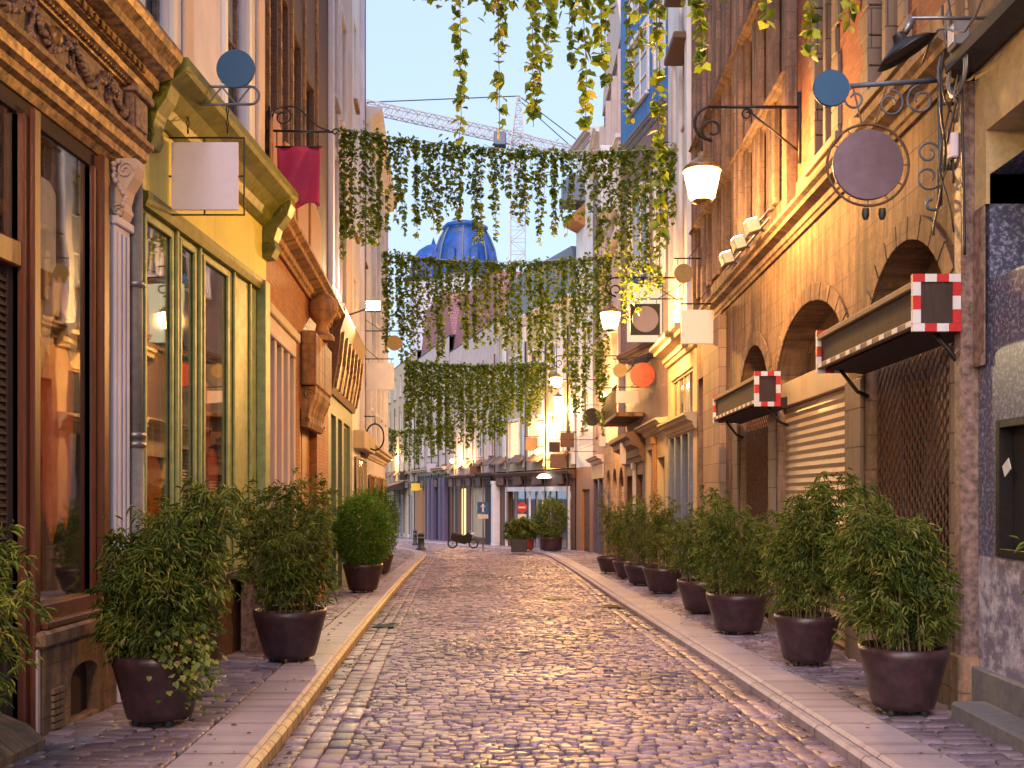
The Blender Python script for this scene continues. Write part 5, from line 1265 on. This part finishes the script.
plate('small dark square sign by the corner building', 549, 560, 442, 452, 52, 2.78, 'dwood'); plate('brown square sign hanging under the small dark sign', 550, 565, 454, 468, 50, 2.8, 'brown')
p = at(632, 281, 27.5); t = thing('shop_lamp', 'dark lamp shade on an arm beside the blue house', 'lamp', p); m = MB(); m.lathe([(.03, .2), (.1, .12), (.38, -.12), (.36, -.13)], p, 16); m.build('lamp_shade', 'navy', t); MB().tube([(p[0], p[1], p[2] + .2), (p[0], p[1], p[2] + .4), (3.35, p[1], p[2] + .4)], .02).build('arm', 'iron', t)

# cables and boxes at the marble shop corner
for k in range(6):
    a = random.Random(k); pts = []; u0 = 8.05 + .05 * k; 
    for i in range(16):
        f = i / 15; pts.append(RF.w(u0 + .1 * math.sin(f * 5 + k * 2) , .16 + .05 * math.sin(f * 9 + k), 5.55 - f * (.9 + .45 * (k % 3)) + .05 * math.sin(f * 14 + k)))
    tag(MB().tube(pts, .008 + .003 * (k % 2), 5).build('cable', 'dark' if k % 3 else 'grey', org=pts[0]), ['thin dark cable dangling lowest at the marble shop corner','thin grey cable dangling at the marble shop corner','short dark cable dangling at the marble shop corner','thick dark cable dangling at the marble shop corner','second grey cable swinging out at the marble shop corner','long black cable loop beside the iron sign bracket'][k], 'cable')
pts = [RF.w(7.92 + .17 * math.cos(a * 1.0) * (.7 + .03 * a), .2, 4.95 + .2 * math.sin(a)) for a in np.linspace(0, 18, 60)]
tag(MB().tube(pts, .009, 5).build('cable', 'steel', org=pts[0]), 'coiled grey cable loop hung at the corner of the marble shop', 'cable')
pts = [RF.w(7.9 - .0 * i, .17 - .002 * i, 4.9 - .11 * i + .03 * math.sin(i)) for i in range(14)] 
tag(MB().tube(pts, .014, 5).build('cable', 'dark', org=pts[0]), 'thick dark cable running down the sand coloured beam of the marble shop', 'cable')
pts = [RF.w(7.95 - 3.2 * i / 20, .46, 5.02 + .12 * math.sin(i * .9)) for i in range(21)]
tag(MB().tube(pts, .01, 5).build('cable', 'grey', org=pts[0]), 'loose pale cable looping along the dark gutter of the marble shop', 'cable')
b = thing('junction_box', 'small grey electrical box high on the marble shop corner', 'box', RF.w(7.86, .2, 5.1)); MB(RF).box(7.8, 7.96, .14, .26, 5.1, 5.3).build('case', 'steel', b, bevel=.01); MB(RF).box(7.83, 7.93, .261, .268, 5.13, 5.27).build('lid', 'signw', b)
b = thing('junction_box', 'narrow white electrical box lower on the marble shop pilaster', 'box', RF.w(8.02, .14, 4.35)); MB(RF).box(8.03, 8.11, .132, .2, 4.3, 4.5).build('case', 'signw', b, bevel=.01); MB(RF).tube([(8.07, .165, 4.3), (8.07, .165, 4.1)], .01).build('gland', 'dark', b)
# electric wires above the street
pts = [(-3.5 + 7 * i / 16, 27, 11.6 + .25 * i / 16 - .5 * math.sin(PI * i / 16)) for i in range(17)]

# ------------------------------------------------------------ street furniture far off
def bollard(px, py, label, r=.11, h=.95):
    p = onground(px, py, .02); t = thing('bollard', label, 'bollard', p, 'bollards on the left kerb'); MB().lathe([(r * 1.5, 0), (r * 1.5, .1), (r, .14), (r * .95, h * .85), (r * 1.1, h * .86), (r * 1.1, h * .9), (r * .7, h * .97), (.01, h)], p, 14).build('post', 'dark', t)
    MB().lathe([(r * 1.02, h * .7), (r * 1.02, h * .78)], p, 14).build('band', 'grey', t)
bollard(421, 550, 'thicker nearer dark bollard on the far left kerb', .2, 1.0); bollard(415, 545, 'thinner farther dark bollard on the far left kerb', .14, 1.1)
def signpost(px, py, label, fn, h=3.0):
    p = onground(px, py, .1); t = thing('traffic_sign', label, 'traffic sign', p); MB().tube([p, (p[0], p[1], p[2] + h)], .035, 8).build('pole', 'grey', t); fn(t, p); return t
def blue_sign(t, p):
    x, y, z = p; y -= .05; b = MB().box(x - .3, x + .3, y - .02, y, z + 2.0, z + 2.62).build('blue_plate', 'blue', t)
    MB().box(x - .05, x + .05, y - .025, y - .021, z + 2.08, z + 2.38).slabxz([(x - .14, z + 2.36), (x + .14, z + 2.36), (x, z + 2.56)], y - .025, y - .021).build('white_arrow', 'white', b)
    MB().box(x - .28, x + .28, y - .02, y, z + 1.74, z + 1.96).build('white_plate', 'white', t)
MB.slabxz = lambda s, out, y0, y1: s.add([(a, y0, b) for a, b in out] + [(a, y1, b) for a, b in out], [tuple(range(len(out))), tuple(range(len(out), 2 * len(out)))[::-1]] + [(i, (i + 1) % len(out), len(out) + (i + 1) % len(out), len(out) + i) for i in range(len(out))])
signpost(483, 551, 'blue square sign with a white arrow and a white plate below', blue_sign)
def red_sign(t, p):
    x, y, z = p; y -= .05; b = MB().lathe([(.3, -.02), (.3, 0)], (x, y, z + 2.4), 24, 'n').build('red_disc', 'red', t)
    MB().box(x - .2, x + .2, y - .03, y - .026, z + 2.35, z + 2.45).build('white_bar', 'white', b); MB().box(x - .25, x + .25, y - .02, y, z + 1.65, z + 2.02).build('white_plate', 'white', t)
signpost(522, 549, 'round red sign with a white bar and white plate before the terrace', red_sign, 2.7)
p = nearwall(E3, 417, 487, .5); tag(MB().box(p[0] - .55, p[0] + .55, p[1] - .05, p[1], p[2] - .35, p[2] + .35).build('shop_sign', 'ygreen', org=p), 'plain yellow oblong sign on the violet pillared shop', 'sign')
# small motorcycle
p = onground(463, 548.5, .1); t = thing('motorcycle', 'small dark motorcycle parked before the curtained shop window', 'motorcycle', p); x, y, z = p
for dx in (-.62, .62):
    w = MB().tube([(x + dx + .26 * math.cos(a), y, z + .3 + .26 * math.sin(a)) for a in np.linspace(0, 2 * PI, 20)[:-1]], .05, 8, closed=True).build('wheel', 'dark', t)
    m = MB(); m.lathe([(.05, -.05), (.05, .05)], (x + dx, y, z + .3), 10, 'n')
    for k in range(5): a = k * PI * .4; m.tube([(x + dx, y, z + .3), (x + dx + .23 * math.cos(a), y, z + .3 + .23 * math.sin(a))], .012, 4)
    m.build('rim', 'steel', w)
MB().slabxz([(x - .5, z + .45), (x + .1, z + .3), (x + .45, z + .45), (x + .5, z + .75), (x + .3, z + .9), (x + .05, z + .72), (x - .3, z + .72), (x - .62, z + .8), (x - .68, z + .65)], y - .12, y + .12).build('body', 'iron', t, bevel=.04)
MB().slabxz([(x - .62, z + .81), (x - .1, z + .735), (x - .05, z + .8), (x - .35, z + .86), (x - .65, z + .92)], y - .11, y + .11).build('seat', 'dark', t, bevel=.02)
MB().tube([(x + .62, y, z + .3), (x + .42, y, z + 1.0)], .03).tube([(x + .38, y - .35, z + 1.04), (x + .42, y, z + 1.0), (x + .38, y + .35, z + 1.04)], .018).build('handlebar', 'steel', t); MB().ball((x + .56, y, z + .85), .09).build('headlight', 'signw', t)

# ------------------------------------------------------------ domed tower and crane far behind
Yd = 120; t = thing('domed_tower', 'blue slate domed tower with a smaller dome rising behind the ivy curtains', 'tower', (-9.5, Yd, -4))
def dm(cx, y, pr, z0, name, seg): return MB().lathe(pr, (cx, y, z0), seg).build(name, 'domeblue', t)
d1 = dm(-9.0, Yd, [(4.3, 0), (4.3, .5), (3.9, .6), (3.8, 1.8), (3.5, 3.4), (2.9, 4.9), (2.5, 5.6), (2.75, 5.8), (2.75, 6.15), (1.9, 6.5), (.01, 6.7)], 27.4, 'dome', 8)
d2 = dm(-13.0, Yd + 2, [(3.3, 0), (3.3, .5), (3.0, .6), (2.9, 1.6), (2.5, 2.9), (1.8, 3.9), (.9, 4.5), (.3, 4.7), (.01, 5.6)], 27.2, 'side_dome', 20)
MB().lathe([(3.6, -34), (3.6, 0)], (-9.0, Yd, 27.4), 8).build('tower_wall', 'lilac', t); MB().lathe([(2.9, -34), (2.9, 0)], (-13.0, Yd + 2, 27.2), 20).build('tower_wall', 'lilac', t)
for k in range(8):
    a = (k + .5) * PI / 4; MB().box(-9.0 + 3.5 * math.cos(a) - .5, -9.0 + 3.5 * math.cos(a) + .5, Yd + 3.5 * math.sin(a) - .5, Yd + 3.5 * math.sin(a) + .5, 28.6, 30.2).build('dormer', 'domeblue', d1, bevel=.12)
for k in range(8):
    a = k * PI / 4; MB().tube([(-9.0 + r_ * math.cos(a), Yd + r_ * math.sin(a), 27.4 + h_) for r_, h_ in ((3.95, .6), (3.85, 1.8), (3.55, 3.4), (2.95, 4.9), (2.55, 5.6))], .12, 5).build('seam', 'slate', d1)
Yc = 150; t = thing('tower_crane', 'pale tower crane with a long lattice jib standing behind the roofs', 'crane', (-3.2, Yc, -4))
def lat(p0, p1, w, n, mat='crane', name='mast', taper=1.0):
    p0, p1 = Vector(p0), Vector(p1); d = (p1 - p0).normalized(); a = d.cross(Vector((0, 1, 0))).normalized(); b = Vector((0, 1, 0)); m = MB()
    def c(f, i, j): s_ = w * (1 + (taper - 1) * f) / 2; return tuple(p0.lerp(p1, f) + a * (s_ * i) + b * (s_ * j))
    for i in (-1, 1):
        for j in (-1, 1): m.tube([c(0, i, j), c(1, i, j)], .1, 4)
    for k in range(n):
        f0, f1 = k / n, (k + 1) / n
        for j in (-1, 1): s_ = 1 if k % 2 else -1; m.tube([c(f0, -s_, j), c(f1, s_, j)], .055, 4); m.tube([c(f0, -1, j), c(f0, 1, j)], .05, 4)
        for i in (-1, 1): m.tube([c(f0, i, -1 if k % 2 else 1), c(f1, i, 1 if k % 2 else -1)], .055, 4)
    return m.build(name, mat, t)
def W_(px, py): return at(px, py, Yc)
lat(W_(518, 560), W_(518, 142), 2.2, 34); lat(W_(518, 142), W_(519, 96), 1.9, 7, name='mast_head', taper=.25)
lat(W_(355, 104), W_(530, 142), 1.5, 34, name='jib'); lat(W_(530, 142), W_(600, 158), 1.3, 12, name='counter_jib')
MB().tube([W_(519, 96), W_(350, 103)], .09, 4).build('cable', 'dark', t); MB().tube([W_(519, 96), W_(598, 156)], .09, 4).build('cable', 'dark', t); MB().tube([W_(519, 100), W_(575, 150)], .09, 4).build('cable', 'dark', t)
MB().box(*(lambda a: (a[0] - 1.2, a[0] + .6, a[1] - 1, a[1] + 1, a[2] - 1, a[2] + 1))(W_(502, 140))).build('cab', 'slate', t, bevel=.1)

# ------------------------------------------------------------ street details: drains, covers, litter
def cover(x, y, w, l, label, cat, round_=False):
    z = gz(y) + .012; t = thing('drain_cover' if not round_ else 'manhole_cover', label, cat, (x, y, z)); s_ = -.03
    if round_:
        m = MB(); m.lathe([(w, -.02), (w, .008), (w * .9, .01), (w * .88, .004), (.01, .004)], (0, 0, 0), 28)
        for k in range(-4, 5): L_ = math.sqrt(max(0, (w * .85) ** 2 - (k * w * .19) ** 2)); m.box(-L_, L_, k * w * .19 - .012, k * w * .19 + .012, .0041, .01)
        m.v = [(a + x, b + y, c + z + s_ * b) for a, b, c in m.v]; m.build('cover', 'iron', t)
    else:
        m = MB(); m.box(-w / 2, w / 2, -l / 2, -l / 2 + .03, -.02, .012); m.box(-w / 2, w / 2, l / 2 - .03, l / 2, -.02, .012); m.box(-w / 2, -w / 2 + .03, -l / 2 + .03, l / 2 - .03, -.02, .012); m.box(w / 2 - .03, w / 2, -l / 2 + .03, l / 2 - .03, -.02, .012)
        k = -l / 2 + .07
        while k < l / 2 - .05: m.box(-w / 2 + .03, w / 2 - .03, k, k + .02, -.02, .01); k += .05
        m.v = [(a + x, b + y, c + z + s_ * b) for a, b, c in m.v]; m.build('grate', 'iron', t)
        m = MB(); m.box(-w / 2 + .03, w / 2 - .03, -l / 2 + .03, l / 2 - .03, -.02, -.008); m.v = [(a + x, b + y, c + z + s_ * b) for a, b, c in m.v]; m.build('pit', 'dark', t)
cover(float(XL(15.5)) + .26, 15.5, .34, .6, 'small iron drain grate beside the yellow edged left kerb', 'drain')
cover(float(XR(19)) - .25, 19, .34, .55, 'iron drain grate beside the right kerb', 'drain')
cover(.35, 21, .32, 0, 'round iron manhole cover in the middle of the cobbles', 'manhole cover', True)
r = np.random.default_rng(5); B = []; 
for k in range(900):
    y = 5.5 + 38 * r.random() ** 1.6; side = r.random()
    if side < .35: x = float(XL(y)) + abs(r.normal(0, .12)) + .02; dz = .012
    elif side < .65: x = float(XR(y)) - abs(r.normal(0, .14)) - .02; dz = .012
    elif side < .82: x = r.uniform(-3.5, float(XL(y)) - .2) if y < 13 else float(XL(y)) - .4; dz = .108
    else: x = r.uniform(float(XR(y)) + .2, 3.4); dz = .108
    B.append((x, y, gz(y) + dz))
B = np.array(B); a = r.random(len(B)) * 6.28; D = np.stack([np.cos(a), np.sin(a), r.normal(0, .08, len(B)) - .03 * np.sin(a)], 1); nr = np.stack([r.normal(0, .2, len(B)), r.normal(0, .2, len(B)), 1 + 0 * a], 1)
lt = leaf_mesh('fallen_leaves', B, D, nr, r.uniform(.02, .06, len(B)), r.uniform(.008, .025, len(B)), 'litter', org=(0, 8, 0), shape='long', seed=3)
lt['kind'] = 'stuff'; lt['label'] = 'small dry fallen leaves scattered along both kerbs'; lt['category'] = 'fallen leaves'

# clutter of the far shop fronts: lintels, little signs, gutters, shutters, door steps
for F_, nm in ((E1, 'corner'), (E2, 'curtained'), (E3, 'violet'), (E4, 'awning')):
    hh = [o for o in bpy.data.objects if o.type == 'EMPTY' and o.name.startswith(('shop_building', 'corner_building', 'house')) and (Vector(F_.w(0, 0, 0)) - o.location).to_2d().length < .3][-1]
    rr2 = random.Random(len(nm)); L_ = F_.L; u = .6
    while u < L_ - 1.2:
        z = rr2.uniform(2.9, 3.4); m = MB(F_).box(u, u + .09, .13, .22, -1.5 if F_ is E1 else -2.6, 11.0); m.build('rain_pipe', rr2.choice(['dark', 'brown', 'grey']), hh)
        MB(F_).prism([(.002, 3.55 + z * .1), (.5, 3.45), (.5, 3.55), (.002, 3.75 + z * .1)], u + .4, u + 2.4).build('lintel', rr2.choice(['brown', 'dwood', 'mullion', 'stonep']), hh)
        MB(F_).box(u + .6, u + 2.0, .15, .3, 2.1, 2.75).build('fascia_sign', rr2.choice(['dwood', 'brown', 'mullion']), hh, bevel=.03)
        u += 3.3
for (F_, px, py, mt, lb) in ((E1, 568, 440, 'brown', 'brown box sign hung high on the pale corner building'), (E1, 532, 444, 'dwood', 'dark box sign hung near the middle of the corner building'), (E2, 476, 471, 'brown', 'brown box sign over the curtained shop window'), (E3, 432, 468, 'discl', 'pale box sign over the violet pillars'), (E4, 404, 476, 'dwood', 'dark box sign beyond the awning')):
    u = F_.U(px, .5); p = F_.w(u, .5, F_.Z(px, py, .5)); t = thing('projecting_sign', lb, 'sign', p)
    MB(F_).box(u - .06, u + .06, .15, .95, p[2] - .4, p[2] + .4).build('panel', mt, t, bevel=.03); MB(F_).tube([(u, 0, p[2] + .45), (u, 1.0, p[2] + .45)], .03, 5).build('arm', 'iron', t)
